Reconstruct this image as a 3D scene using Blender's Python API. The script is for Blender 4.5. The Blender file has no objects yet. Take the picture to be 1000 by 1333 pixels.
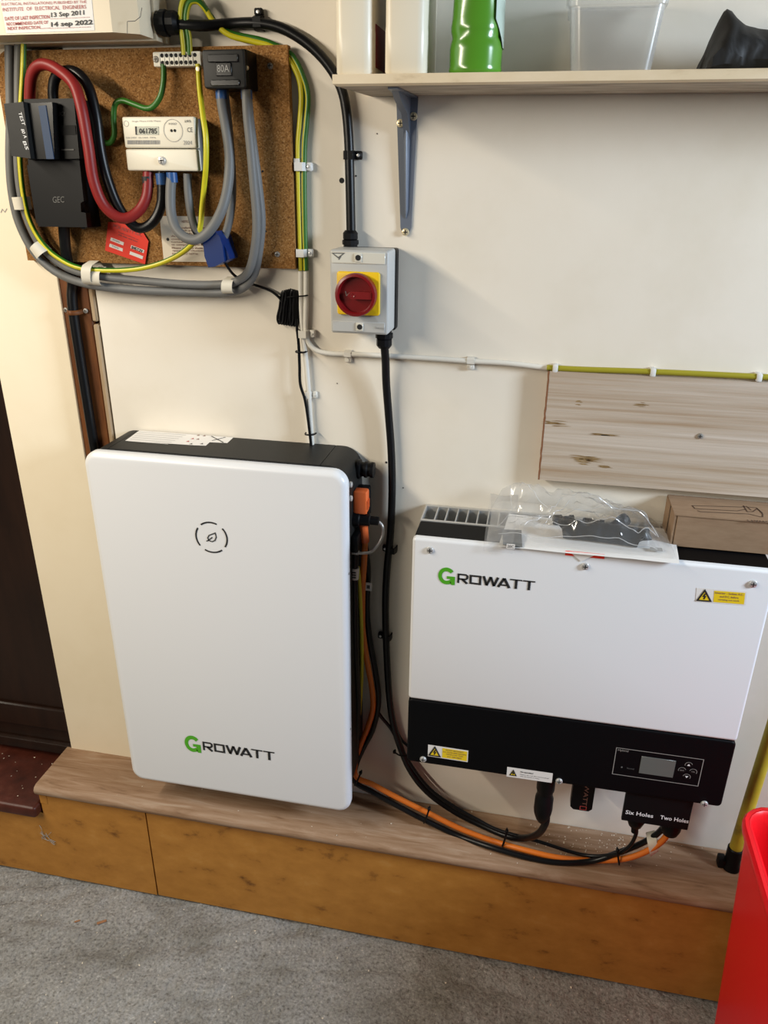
import bpy, bmesh, math, random
from mathutils import Vector, Matrix, noise

# ------------------------------------------------------------------ camera, world, lights, exposure
random.seed(7)
SC = bpy.context.scene
COL = SC.collection
CAM_Z = 1.5
PITCH, YAW, ROLL = (math.radians(a) for a in (-23.55, -11.25, 0.574))
FPX = 1000.0
CAMP = Vector((0, -1.25, CAM_Z))
fwd = Vector((math.sin(YAW)*math.cos(PITCH), math.cos(YAW)*math.cos(PITCH), math.sin(PITCH)))
rgt = fwd.cross(Vector((0, 0, 1))).normalized()
upv = rgt.cross(fwd)
cr, sr = math.cos(ROLL), math.sin(ROLL)
rgt, upv = cr*rgt + sr*upv, -sr*rgt + cr*upv
cd = bpy.data.cameras.new('camera')
cam = bpy.data.objects.new('camera', cd)
COL.objects.link(cam)
cam.matrix_world = Matrix(((rgt.x, upv.x, -fwd.x, CAMP.x), (rgt.y, upv.y, -fwd.y, CAMP.y), (rgt.z, upv.z, -fwd.z, CAMP.z), (0, 0, 0, 1)))
cd.sensor_fit = 'VERTICAL'
cd.sensor_height = 36
cd.lens = 36*FPX/1333
cd.clip_start = 0.02
SC.camera = cam

w = bpy.data.worlds.new('world')
SC.world = w
w.use_nodes = True
w.node_tree.nodes['Background'].inputs[0].default_value = (0.93, 0.96, 1.0, 1)
w.node_tree.nodes['Background'].inputs[1].default_value = 0.045

def area(name, loc, target, sx, sy, power, color, xdir=None):
    l = bpy.data.lights.new(name, 'AREA')
    l.shape = 'RECTANGLE'
    l.size, l.size_y = sx, sy
    l.energy = power
    l.color = color
    o = bpy.data.objects.new(name, l)
    COL.objects.link(o)
    z = (Vector(loc) - Vector(target)).normalized()
    x = Vector(xdir) if xdir else Vector((0, 0, 1)).cross(z)
    x = (x - z*x.dot(z)).normalized()
    y = z.cross(x)
    o.matrix_world = Matrix(((x.x, y.x, z.x, loc[0]), (x.y, y.y, z.y, loc[1]), (x.z, y.z, z.z, loc[2]), (0, 0, 0, 1)))
    return o
# fluorescent tube of the garage, on the left, running away from the wall
area('tube_light', (-1.5, -1.25, 1.90), (-0.75, -0.55, 0.5), 1.7, 0.035, 43, (1.0, 0.90, 0.74), xdir=(0, 1, 0))
# daylight from the open garage door ; a window out of frame on the right
area('window_daylight', (2.05, -0.8, 1.85), (0.0, -0.25, 0.7), 0.45, 0.55, 74, (0.72, 0.85, 1.0))
vs = SC.view_settings
vs.view_transform = 'Standard'
vs.look = 'None'
vs.gamma = 1
vs.use_curve_mapping = False
vs.exposure = 0.05

# ------------------------------------------------------------------ helpers
def ray(px, py):
    return rgt*((px-500)/FPX) - upv*((py-666.5)/FPX) + fwd
def at(px, py, Y=0.0):
    d = ray(px, py)
    return CAMP + d*((Y-CAMP.y)/d.y)
def atz(px, py, Z):
    d = ray(px, py)
    return CAMP + d*((Z-CAMP.z)/d.z)
V = Vector
ORG = {}
def org(o):
    return ORG.get(o.name, V((0, 0, 0))) if o else V((0, 0, 0))

class MB:
    def __init__(s):
        s.v, s.f, s.m = [], [], []
    def add(s, vs, fs, mi=0):
        n = len(s.v)
        s.v += [V(p) for p in vs]
        s.f += [[i+n for i in f] for f in fs]
        s.m += (mi if isinstance(mi, list) else [mi]*len(fs))
        return s
    def box(s, x0, x1, y0, y1, z0, z1, bev=0, seg=2, mat=None, mi=0):
        bm = bmesh.new()
        bmesh.ops.create_cube(bm, size=1)
        for v in bm.verts:
            v.co = V(((x0+x1)/2 + v.co.x*(x1-x0), (y0+y1)/2 + v.co.y*(y1-y0), (z0+z1)/2 + v.co.z*(z1-z0)))
        if bev:
            bmesh.ops.bevel(bm, geom=list(bm.edges), offset=bev, segments=seg, profile=0.5, affect='EDGES')
        if mat:
            bm.transform(mat)
        return s.bm(bm, mi)
    def bm(s, bm, mi=0):
        bm.verts.index_update()
        s.add([v.co.copy() for v in bm.verts], [[v.index for v in f.verts] for f in bm.faces], mi)
        bm.free()
        return s
    def prism(s, pts, y0, y1, mat=None, mi=0):
        """polygon in x,z pushed from y0 (front) to y1"""
        n = len(pts)
        vs = [V((p[0], y0, p[1])) for p in pts] + [V((p[0], y1, p[1])) for p in pts]
        if mat: vs = [mat @ p for p in vs]
        fs = [list(range(n)), list(range(2*n-1, n-1, -1))] + [[i, i+n, (i+1) % n+n, (i+1) % n] for i in range(n)]
        return s.add(vs, fs, mi)
    def plate(s, x0, x1, z0, z1, yf, yb, rc, bev, seg=5, cs=6, mi=0):
        """rounded rectangle slab facing -y with a rounded front edge"""
        def ring(ins, y):
            r = max(rc-ins, 0.0005)
            a0, a1, b0, b1 = x0+ins, x1-ins, z0+ins, z1-ins
            o = []
            for cx, cz, st in ((a1-r, b1-r, 0), (a0+r, b1-r, 90), (a0+r, b0+r, 180), (a1-r, b0+r, 270)):
                for k in range(cs+1):
                    a = math.radians(st+90*k/cs)
                    o.append(V((cx+r*math.cos(a), y, cz+r*math.sin(a))))
            return o
        rings = [ring(0, yb)]
        for k in range(seg+1):
            a = math.pi/2*k/seg
            rings.append(ring(bev*(1-math.cos(a)), yf+bev*(1-math.sin(a))))
        n = len(rings[0])
        vs, fs = [], []
        for r in rings: vs += r
        for i in range(len(rings)-1):
            for j in range(n):
                k = (j+1) % n
                fs.append([i*n+j, i*n+k, (i+1)*n+k, (i+1)*n+j])
        fs.append(list(range((len(rings)-1)*n, len(rings)*n)))
        fs.append(list(range(n-1, -1, -1)))
        return s.add(vs, fs, mi)
    def lathe(s, prof, o, d, n=16, mi=0):
        """profile [(radius, height)] turned about direction d from point o"""
        o, d = V(o), V(d).normalized()
        a = d.orthogonal().normalized()
        b = d.cross(a)
        vs, fs = [], []
        for r, h in prof:
            for k in range(n):
                t = 2*math.pi*k/n
                vs.append(o + d*h + (a*math.cos(t)+b*math.sin(t))*r)
        for i in range(len(prof)-1):
            for k in range(n):
                l = (k+1) % n
                fs.append([i*n+k, i*n+l, (i+1)*n+l, (i+1)*n+k])
        fs.append(list(range(n-1, -1, -1)))
        fs.append(list(range((len(prof)-1)*n, len(prof)*n)))
        return s.add(vs, fs, mi)
    def tube(s, pts, r, n=10, sub=6, stripe=None, smooth=True, closed=False, mi=0, flat=1.0, twist=0.0, phase=0.0):
        P = [V(p) for p in pts]
        if smooth and len(P) > 2:
            Q = []
            m = len(P)
            for i in range(m if closed else m-1):
                p0, p1, p2, p3 = (P[(i-1) % m], P[i], P[(i+1) % m], P[(i+2) % m]) if closed else (P[max(i-1, 0)], P[i], P[i+1], P[min(i+2, m-1)])
                for k in range(sub):
                    t = k/sub
                    Q.append(0.5*((2*p1) + (p2-p0)*t + (2*p0-5*p1+4*p2-p3)*t*t + (3*p1-p0-3*p2+p3)*t*t*t))
            if not closed: Q.append(P[-1])
            P = Q
        m = len(P)
        tan = []
        for i in range(m):
            a = P[(i-1) % m] if closed else P[max(i-1, 0)]
            b = P[(i+1) % m] if closed else P[min(i+1, m-1)]
            tan.append((b-a).normalized())
        nrm = V((0, -1, 0))
        if abs(tan[0].dot(nrm)) > 0.95: nrm = V((1, 0, 0))
        vs, fs, mm = [], [], []
        for i in range(m):
            nrm = (nrm - tan[i]*nrm.dot(tan[i])).normalized()
            bn = tan[i].cross(nrm)
            for k in range(n):
                t = 2*math.pi*k/n + phase + twist*i
                vs.append(P[i] + (nrm*math.cos(t)*flat + bn*math.sin(t))*r)
        for i in range(m if closed else m-1):
            for k in range(n):
                l = (k+1) % n
                j = (i+1) % m
                fs.append([i*n+k, i*n+l, j*n+l, j*n+k])
                mm.append(1 if (stripe and (k % n) in stripe) else mi)
        if not closed:
            fs.append(list(range(n-1, -1, -1)))
            fs.append(list(range((m-1)*n, m*n)))
            mm += [mi, mi]
        return s.add(vs, fs, mm)
    def stroke(s, pts, w, y, to3, closed=False, mi=0, th=0.0004):
        """flat mitred line in a 2-D frame; to3 maps (u, v) to the surface"""
        P = [V((p[0], p[1], 0)) for p in pts]
        m = len(P)
        L, R_ = [], []
        for i in range(m):
            a = P[i]-P[i-1] if (i > 0 or closed) else P[1]-P[0]
            b = P[(i+1) % m]-P[i] if (i < m-1 or closed) else P[-1]-P[-2]
            a.normalize(); b.normalize()
            na, nb = V((-a.y, a.x, 0)), V((-b.y, b.x, 0))
            nn = na+nb
            if nn.length < 1e-4: nn = na
            nn.normalize()
            k = w/2/max(nn.dot(na), 0.45)
            L.append(P[i]+nn*k); R_.append(P[i]-nn*k)
        fs = []
        for i in range(m if closed else m-1):
            j = (i+1) % m
            fs.append([i, j, m+j, m+i])
        s.add([to3(p.x, p.y) for p in L+R_], fs, mi)
        return s
    def poly(s, pts3, mi=0):
        return s.add(pts3, [list(range(len(pts3)))], mi)
    def build(s, name, mats, parent=None, label=None, cat=None, group=None, kind=None, flat=False, angle=38, origin=None):
        me = bpy.data.meshes.new(name)
        if parent is not None:
            og = org(parent)
        elif origin is not None:
            og = V(origin)
        else:
            xs, ys, zs = [[p[i] for p in s.v] for i in range(3)]
            og = V(((min(xs)+max(xs))/2, (min(ys)+max(ys))/2, min(zs)))
        me.from_pydata([tuple(p-og) for p in s.v], [], s.f)
        if not isinstance(mats, (list, tuple)): mats = [mats]
        for m_ in mats: me.materials.append(M[m_] if isinstance(m_, str) else m_)
        for p, mi in zip(me.polygons, s.m): p.material_index = mi
        bm = bmesh.new(); bm.from_mesh(me)
        bmesh.ops.recalc_face_normals(bm, faces=bm.faces)
        bm.to_mesh(me); bm.free()
        if not flat:
            for p in me.polygons: p.use_smooth = True
            me.set_sharp_from_angle(angle=math.radians(angle))
        me.update()
        o = bpy.data.objects.new(name, me)
        COL.objects.link(o)
        if parent is not None:
            o.parent = parent
        else:
            o.location = og
        ORG[o.name] = og
        return tag(o, label, cat, group, kind)

def tag(o, label=None, cat=None, group=None, kind=None):
    if label: o['label'] = label
    if cat: o['category'] = cat
    if group: o['group'] = group
    if kind: o['kind'] = kind
    return o
def thing(name, label, cat, loc, group=None):
    o = bpy.data.objects.new(name, None)
    o.empty_display_size = 0.05
    COL.objects.link(o)
    o.location = loc
    ORG[o.name] = V(loc)
    return tag(o, label, cat, group)
def put(proto_mesh, name, parent, loc):
    o = bpy.data.objects.new(name, proto_mesh)
    COL.objects.link(o)
    o.parent = parent
    o.location = V(loc)-org(parent)
    ORG[o.name] = V(loc)
    return o

# ------------------------------------------------------------------ materials
M = {}
def mat(name, col, rough=0.5, metal=0.0, spec=0.5, coat=0.0):
    m = bpy.data.materials.new(name)
    m.use_nodes = True
    b = m.node_tree.nodes['Principled BSDF']
    b.inputs['Base Color'].default_value = (*col, 1)
    b.inputs['Roughness'].default_value = rough
    b.inputs['Metallic'].default_value = metal
    b.inputs['Specular IOR Level'].default_value = spec
    b.inputs['Coat Weight'].default_value = coat
    M[name] = m
    return m
def sr(r, g, b):
    f = lambda c: (c/255/12.92) if c/255 <= 0.04045 else ((c/255+0.055)/1.055)**2.4
    return (f(r), f(g), f(b))
def noisy(name, cols, scale, rough=0.6, stretch=(1, 1, 1), detail=6, bump=0.0, bscale=None, bdist=0.002, kind='noise', pos=None, spec=0.4, rot=(0, 0, 0), distort=0.0):
    m = mat(name, cols[0], rough, spec=spec)
    nt = m.node_tree
    N, L = nt.nodes, nt.links
    b = N['Principled BSDF']
    tc = N.new('ShaderNodeTexCoord'); mp = N.new('ShaderNodeMapping')
    mp.inputs['Scale'].default_value = stretch
    mp.inputs['Rotation'].default_value = rot
    L.new(tc.outputs['Object'], mp.inputs['Vector'])
    if kind == 'noise':
        t = N.new('ShaderNodeTexNoise')
        t.inputs['Detail'].default_value = detail
        t.inputs['Roughness'].default_value = 0.62
        t.inputs['Distortion'].default_value = distort
        out = t.outputs['Fac']
    else:
        t = N.new('ShaderNodeTexVoronoi')
        out = t.outputs['Color']
    t.inputs['Scale'].default_value = scale
    L.new(mp.outputs[0], t.inputs['Vector'])
    r = N.new('ShaderNodeValToRGB')
    e = r.color_ramp.elements
    ps = pos or [0.3 + 0.4*i/(len(cols)-1) for i in range(len(cols))]
    while len(e) < len(cols): e.new(0.5)
    for i, c in enumerate(cols):
        e[i].position = ps[i]
        e[i].color = (*c, 1)
    if kind == 'noise':
        L.new(out, r.inputs[0])
    else:
        sp = N.new('ShaderNodeSeparateColor'); L.new(out, sp.inputs[0]); L.new(sp.outputs[0], r.inputs[0])
    L.new(r.outputs[0], b.inputs['Base Color'])
    if bump:
        bp = N.new('ShaderNodeBump')
        bp.inputs['Strength'].default_value = bump
        bp.inputs['Distance'].default_value = bdist
        t2 = N.new('ShaderNodeTexNoise')
        t2.inputs['Scale'].default_value = bscale or scale
        t2.inputs['Detail'].default_value = 5
        L.new(mp.outputs[0], t2.inputs['Vector'])
        L.new(t2.outputs['Fac'], bp.inputs['Height'])
        L.new(bp.outputs[0], b.inputs['Normal'])
    return m
def film(name, tint, gloss=0.2, white=0.08, rough=0.12):
    m = bpy.data.materials.new(name)
    m.use_nodes = True
    nt = m.node_tree; N, L = nt.nodes, nt.links
    N.remove(N['Principled BSDF'])
    tr = N.new('ShaderNodeBsdfTransparent'); tr.inputs[0].default_value = (*tint, 1)
    gl = N.new('ShaderNodeBsdfGlossy'); gl.inputs['Roughness'].default_value = rough
    df = N.new('ShaderNodeBsdfDiffuse'); df.inputs[0].default_value = (0.9, 0.9, 0.9, 1)
    lw = N.new('ShaderNodeLayerWeight'); lw.inputs['Blend'].default_value = 0.5
    fr = N.new('ShaderNodeMath'); fr.operation = 'POWER'; fr.inputs[1].default_value = 4.0
    L.new(lw.outputs['Facing'], fr.inputs[0])
    fm_ = N.new('ShaderNodeMath'); fm_.operation = 'MULTIPLY'; fm_.inputs[1].default_value = 0.6
    L.new(fr.outputs[0], fm_.inputs[0]); fr = fm_
    ad = N.new('ShaderNodeMath'); ad.operation = 'ADD'; ad.inputs[1].default_value = gloss; ad.use_clamp = True
    L.new(fr.outputs[0], ad.inputs[0])
    tl_ = N.new('ShaderNodeBsdfTranslucent'); tl_.inputs[0].default_value = (0.9, 0.9, 0.9, 1)
    m0 = N.new('ShaderNodeMixShader'); m0.inputs[0].default_value = 0.5
    L.new(df.outputs[0], m0.inputs[1]); L.new(tl_.outputs[0], m0.inputs[2])
    m1 = N.new('ShaderNodeMixShader'); m1.inputs[0].default_value = white
    L.new(tr.outputs[0], m1.inputs[1]); L.new(m0.outputs[0], m1.inputs[2])
    m2 = N.new('ShaderNodeMixShader')
    L.new(ad.outputs[0], m2.inputs[0]); L.new(m1.outputs[0], m2.inputs[1]); L.new(gl.outputs[0], m2.inputs[2])
    L.new(m2.outputs[0], N['Material Output'].inputs[0])
    M[name] = m
    return m

noisy('wall', [(0.69, 0.625, 0.515), (0.74, 0.68, 0.58), (0.76, 0.705, 0.61)], 3.0, 0.55, bump=0.12, bscale=60, bdist=0.0015)
noisy('pier', [(0.76, 0.66, 0.485), (0.80, 0.705, 0.535), (0.82, 0.73, 0.565)], 3.0, 0.5, bump=0.1, bscale=50, bdist=0.0015)
def concrete():
    m = mat('concrete', (0.25, 0.24, 0.23), 0.92, spec=0.15)
    nt = m.node_tree; N, L = nt.nodes, nt.links
    b = N['Principled BSDF']
    tc = N.new('ShaderNodeTexCoord')
    def nz(scale, detail, stretch=(1, 1, 1), rough=0.65):
        mp = N.new('ShaderNodeMapping'); mp.inputs['Scale'].default_value = stretch
        L.new(tc.outputs['Object'], mp.inputs['Vector'])
        t = N.new('ShaderNodeTexNoise'); t.inputs['Scale'].default_value = scale
        t.inputs['Detail'].default_value = detail; t.inputs['Roughness'].default_value = rough
        L.new(mp.outputs[0], t.inputs['Vector'])
        return t.outputs['Fac']
    def ramp(src, stops):
        r = N.new('ShaderNodeValToRGB'); e = r.color_ramp.elements
        while len(e) < len(stops): e.new(0.5)
        for el, (p, c) in zip(e, stops): el.position = p; el.color = (*c, 1)
        L.new(src, r.inputs[0]); return r.outputs[0]
    big = ramp(nz(4, 6, (1, 1.6, 1)), [(0.3, (0.155, 0.142, 0.12)), (0.5, (0.255, 0.245, 0.23)), (0.7, (0.325, 0.315, 0.30))])
    fine = ramp(nz(170, 8), [(0.28, (0.30, 0.28, 0.25)), (0.46, (0.9, 0.9, 0.89)), (0.60, (1.15, 1.15, 1.13)), (0.72, (1.9, 1.88, 1.82))])
    mx = N.new('ShaderNodeMix'); mx.data_type = 'RGBA'; mx.blend_type = 'MULTIPLY'; mx.inputs[0].default_value = 1
    L.new(big, mx.inputs[6]); L.new(fine, mx.inputs[7])
    L.new(mx.outputs[2], b.inputs['Base Color'])
    bp = N.new('ShaderNodeBump'); bp.inputs['Strength'].default_value = 0.9; bp.inputs['Distance'].default_value = 0.008
    L.new(nz(80, 8), bp.inputs['Height']); L.new(bp.outputs[0], b.inputs['Normal'])
concrete()
noisy('ledge_wood', [(0.09, 0.045, 0.022), (0.22, 0.125, 0.066), (0.28, 0.175, 0.105), (0.36, 0.26, 0.18)], 7.0, 0.65, stretch=(1, 9, 9), detail=14, bump=0.35, bscale=14, bdist=0.0012, pos=[0.26, 0.40, 0.55, 0.74], distort=0.9)
noisy('ochre', [(0.10, 0.034, 0.006), (0.36, 0.155, 0.026), (0.42, 0.188, 0.034), (0.47, 0.24, 0.062)], 16.0, 0.5, detail=14, bump=0.15, bscale=25, bdist=0.001, pos=[0.26, 0.40, 0.6, 0.8], stretch=(1, 1, 1.6), spec=0.3)
noisy('sill_red', [(0.030, 0.007, 0.004), (0.060, 0.014, 0.008), (0.11, 0.035, 0.022)], 14.0, 0.4, detail=10, bump=0.1, bscale=30, pos=[0.3, 0.5, 0.72], spec=0.3)
noisy('door_brown', [(0.010, 0.004, 0.002), (0.020, 0.008, 0.004)], 5.0, 0.4, stretch=(6, 6, 1))
noisy('strip_brown', [(0.06, 0.018, 0.004), (0.13, 0.042, 0.010), (0.17, 0.06, 0.016)], 8.0, 0.55, stretch=(8, 8, 1), spec=0.25)
noisy('trim_wood', [(0.30, 0.20, 0.11), (0.42, 0.32, 0.20)], 10.0, 0.6, stretch=(6, 6, 1))
noisy('chipboard', [(0.13, 0.055, 0.014), (0.235, 0.108, 0.028), (0.275, 0.13, 0.037), (0.36, 0.20, 0.075)], 520, 0.8, kind='voronoi', pos=[0.0, 0.3, 0.75, 1.0], bump=0.15, bscale=260, bdist=0.0006, spec=0.2)
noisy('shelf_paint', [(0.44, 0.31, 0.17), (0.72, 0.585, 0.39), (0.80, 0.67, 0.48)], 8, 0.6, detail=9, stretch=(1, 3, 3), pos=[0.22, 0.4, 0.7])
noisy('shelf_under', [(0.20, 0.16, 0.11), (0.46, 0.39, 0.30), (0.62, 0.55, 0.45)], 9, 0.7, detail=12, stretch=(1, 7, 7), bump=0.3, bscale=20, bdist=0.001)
noisy('pale_wood', [(0.30, 0.19, 0.10), (0.40, 0.31, 0.225), (0.48, 0.40, 0.32), (0.55, 0.475, 0.40)], 2.6, 0.75, stretch=(0.6, 26, 26), detail=12, bump=0.35, bscale=9, bdist=0.0015, pos=[0.28, 0.42, 0.56, 0.72], distort=0.25)
mat('wood_end', (0.20, 0.08, 0.03), 0.8)
noisy('knot', [(0.16, 0.09, 0.03), (0.30, 0.20, 0.09)], 60, 0.7)
noisy('cardboard', [(0.235, 0.150, 0.090), (0.285, 0.19, 0.118)], 30, 0.8, stretch=(1, 4, 4), spec=0.2)
mat('card_print', (0.055, 0.025, 0.012), 0.8)
mat('white_shell', (0.715, 0.72, 0.73), 0.32, spec=0.5)
noisy('battery_dark', [(0.009, 0.009, 0.0085), (0.013, 0.013, 0.012)], 90, 0.5, spec=0.25, bump=0.05, bscale=500, bdist=0.0003)
mat('inverter_black', (0.0022, 0.0022, 0.0027), 0.5, spec=0.1)
mat('black_plastic', (0.0035, 0.0035, 0.004), 0.42, spec=0.16)
mat('black_cable', (0.004, 0.004, 0.0045), 0.36, spec=0.3)
mat('black_gloss', (0.006, 0.006, 0.006), 0.2)
mat('print_black', (0.012, 0.012, 0.012), 0.6)
mat('print_dark', (0.04, 0.04, 0.04), 0.6)
mat('print_white', (0.8, 0.8, 0.8), 0.6)
mat('print_grey', (0.30, 0.29, 0.27), 0.6)
mat('print_faint', (0.48, 0.47, 0.45), 0.6)
mat('print_dim', (0.10, 0.10, 0.095), 0.6)
mat('print_red', (0.42, 0.06, 0.05), 0.6)
mat('print_rust', (0.22, 0.11, 0.08), 0.6)
mat('logo_green', (0.07, 0.36, 0.01), 0.45)
mat('grey_cable', (0.145, 0.145, 0.14), 0.5, spec=0.3)
mat('red_cable', (0.22, 0.014, 0.012), 0.45, spec=0.35)
mat('wire_green', (0.025, 0.13, 0.01), 0.4)
mat('wire_yellow', (0.56, 0.50, 0.015), 0.4)
mat('olive_yellow', (0.30, 0.26, 0.015), 0.45)
mat('wire_white', (0.66, 0.63, 0.56), 0.45)
mat('orange', (0.62, 0.15, 0.012), 0.45)
mat('orange_plug', (0.70, 0.13, 0.03), 0.4)
mat('blue_sleeve', (0.02, 0.08, 0.24), 0.4)
mat('ct_blue', (0.003, 0.022, 0.12), 0.42, spec=0.3)
mat('blue_label', (0.012, 0.035, 0.085), 0.5, spec=0.3)
mat('tape', (0.62, 0.58, 0.48), 0.6)
mat('tape_white', (0.66, 0.65, 0.62), 0.55)
mat('unit_cream', (0.62, 0.53, 0.38), 0.42)
mat('meter_cream', (0.72, 0.67, 0.54), 0.42)
mat('meter_grey', (0.17, 0.18, 0.18), 0.45)
mat('lcd', (0.26, 0.27, 0.20), 0.3)
mat('lcd_dark', (0.115, 0.12, 0.11), 0.25)
mat('paper', (0.68, 0.60, 0.48), 0.7)
mat('paper_white', (0.74, 0.72, 0.69), 0.6)
mat('card_red', (0.72, 0.03, 0.01), 0.5, spec=0.3)
mat('switch_grey', (0.42, 0.42, 0.40), 0.4)
mat('switch_cover_shine', (0.62, 0.60, 0.52), 0.2, spec=0.6)  # cream brightened so the colour carries the reflection of the tube
mat('switch_yellow', (0.78, 0.50, 0.005), 0.4)
mat('switch_red', (0.17, 0.005, 0.006), 0.32)
mat('steel', (0.62, 0.61, 0.59), 0.33, metal=0.55)
mat('dull_steel', (0.30, 0.28, 0.25), 0.45, metal=0.5)
mat('brass', (0.66, 0.56, 0.36), 0.35, metal=0.5)
mat('aluminium', (0.56, 0.56, 0.55), 0.4, metal=0.7)
mat('bracket_grey', (0.13, 0.15, 0.19), 0.4, metal=0.2)
mat('sticker_yellow', (0.78, 0.56, 0.01), 0.5)
mat('bottle_cream', (0.76, 0.69, 0.55), 0.35)
mat('bottle_green', (0.085, 0.26, 0.02), 0.2, spec=0.6)
mat('label_red', (0.20, 0.008, 0.012), 0.5)
mat('label_grey', (0.42, 0.50, 0.42), 0.5)
noisy('bag_black', [(0.006, 0.005, 0.004), (0.016, 0.013, 0.010)], 14, 0.62, bump=0.3, bscale=30, bdist=0.003)
mat('bin_red', (0.74, 0.006, 0.012), 0.38, spec=0.35)
noisy('pipe_yellow', [(0.10, 0.07, 0.02), (0.42, 0.31, 0.02), (0.46, 0.36, 0.03)], 14, 0.5, pos=[0.3, 0.45, 0.6])
mat('sawdust', (0.66, 0.58, 0.46), 0.8)
mat('chip_brown', (0.26, 0.12, 0.05), 0.8)
mat('web_grey', (0.26, 0.24, 0.21), 0.9)
mat('terminal_cream', (0.84, 0.81, 0.70), 0.4)
mat('hole_black', (0.004, 0.004, 0.004), 0.8)
film('clear_tub', (0.96, 0.96, 0.95), 0.04, 0.16, 0.2)
film('film_crease', (0.98, 0.98, 0.98), 0.1, 0.5, 0.15)
film('poly_film', (0.985, 0.985, 0.985), 0.07, 0.11, 0.12)

# ------------------------------------------------------------------ text
def fit_text(body, A, B, T, mat_, parent, name='lettering', push=0.0006, label=None, bold=0.0):
    """text whose bounding box is laid on A (bottom left), B (bottom right), T (top left), raised by push off the face"""
    c = bpy.data.curves.new('txt', 'FONT')
    c.body = body
    c.size = 1
    c.resolution_u = 2
    c.offset = bold
    c.align_x = 'LEFT'
    o = bpy.data.objects.new('txt', c)
    COL.objects.link(o)
    me = bpy.data.meshes.new_from_object(o)
    bpy.data.objects.remove(o)
    bpy.data.curves.remove(c)
    xs = [v.co.x for v in me.vertices]; ys = [v.co.y for v in me.vertices]
    x0, x1, y0, y1 = min(xs), max(xs), min(ys), max(ys)
    A, B, T = V(A), V(B), V(T)
    n = (B-A).cross(T-A).normalized()
    mb = MB()
    pts = [A + (B-A)*((v.co.x-x0)/(x1-x0)) + (T-A)*((v.co.y-y0)/(y1-y0)) + n*push for v in me.vertices]
    mb.add(pts, [list(p.vertices) for p in me.polygons])
    bpy.data.meshes.remove(me)
    ob = mb.build(name, mat_, parent, label=label, flat=True)
    return ob
def text_px(body, a, b, t, Y, mat_, parent, **k):
    return fit_text(body, at(*a, Y), at(*b, Y), at(*t, Y), mat_, parent, **k)

def arc(cx, cy, r, a0, a1, n=16):
    return [(cx+r*math.cos(math.radians(a0+(a1-a0)*i/n)), cy+r*math.sin(math.radians(a0+(a1-a0)*i/n))) for i in range(n+1)]

def wordmark(parent, x0, x1, z0, z1, gx0, gx1, gz0, gz1, Y):
    """green G and black ROWATT on a plane facing -y"""
    y = Y-0.0006
    gw, gh = gx1-gx0, gz1-gz0
    G = lambda u, v: V((gx0+u*gw, y, gz0+v*gh))
    mb = MB()
    mb.stroke([(0.5+0.39*math.cos(math.radians(a)), 0.5+0.39*math.sin(math.radians(a))) for a in range(38, 316, 10)], 0.22, y, G)
    mb.poly([G(0.52, 0.50), G(1.0, 0.50), G(1.0, 0.0), G(0.80, 0.0), G(0.72, 0.10), G(0.72, 0.34), G(0.52, 0.34)])
    mb.build('logo_letter', 'logo_green', parent, label='green initial letter G', flat=True)
    W, Hh = x1-x0, z1-z0
    tot = 6.55
    mb = MB()
    cur = [0.0]
    def put_l(strokes, polys, adv):
        ox = cur[0]
        T3 = lambda u, v: V((x0+(ox+u)/tot*W, y, z0+v*Hh))
        for p, w_, cl in strokes: mb.stroke(p, w_, y, T3, cl)
        for p in polys: mb.poly([T3(*q) for q in p])
        cur[0] += adv
    s = 0.17
    put_l([([(0.1, 0), (0.1, 0.92), (0.72, 0.92), (0.84, 0.82), (0.84, 0.58), (0.72, 0.44), (0.1, 0.44)], s, False), ([(0.42, 0.44), (0.86, 0.0)], 0.22, False)], [], 1.02)
    put_l([([(0.12, 0.12), (0.10, 0.90), (0.90, 0.90), (0.92, 0.10)], 0.19, True)], [], 1.10)
    put_l([([(0.08, 1), (0.36, 0.08)], 0.22, False), ([(0.36, 0.02), (0.68, 0.98)], 0.2, False), ([(0.68, 0.98), (0.98, 0.02)], 0.2, False), ([(0.98, 0.08), (1.28, 1)], 0.22, False)], [], 1.25)
    put_l([([(0.08, 0), (0.54, 0.98)], 0.22, False), ([(0.54, 0.98), (1.0, 0)], 0.24, False), ([(0.3, 0.26), (0.82, 0.26)], 0.16, False)], [], 1.02)
    for _ in range(2):
        put_l([([(0.0, 0.93), (1.0, 0.93)], 0.14, False), ([(0.52, 0.93), (0.52, 0)], 0.22, False)], [], 1.07)
    return mb.build('wordmark', 'print_black', parent, label='black capital letters of the maker name', flat=True)

def screw_mesh(name, r, m_, h=None):
    h = h or r*0.55
    mb = MB()
    mb.lathe([(r, 0), (r, h*0.35), (r*0.86, h*0.8), (r*0.5, h), (0.0002, h)], (0, 0, 0), (0, -1, 0), 14)
    mb.box(-r*0.6, r*0.6, -h*1.06, -h*0.8, -r*0.12, r*0.12, mi=1)
    mb.box(-r*0.12, r*0.12, -h*1.06, -h*0.8, -r*0.6, r*0.6, mi=1)
    o = mb.build(name, [m_, 'hole_black'], origin=(0, 0, 0))
    me = o.data
    bpy.data.objects.remove(o)
    return me
SCREW_STEEL = screw_mesh('screw', 0.0062, 'steel')
SCREW_BRASS = screw_mesh('screw', 0.0058, 'brass')
SCREW_SMALL = screw_mesh('screw', 0.0045, 'dull_steel')

def ring_band(path_pts, r, wdt, parent, name, m_, label=None):
    """short sleeve around a bundle"""
    a, b = V(path_pts[0]), V(path_pts[1])
    c = (a+b)/2
    d = (b-a).normalized()
    return MB().lathe([(r*0.8, -wdt/2), (r, -wdt/2), (r, wdt/2), (r*0.8, wdt/2)], c, d, 14).build(name, m_, parent, label=label)

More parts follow.
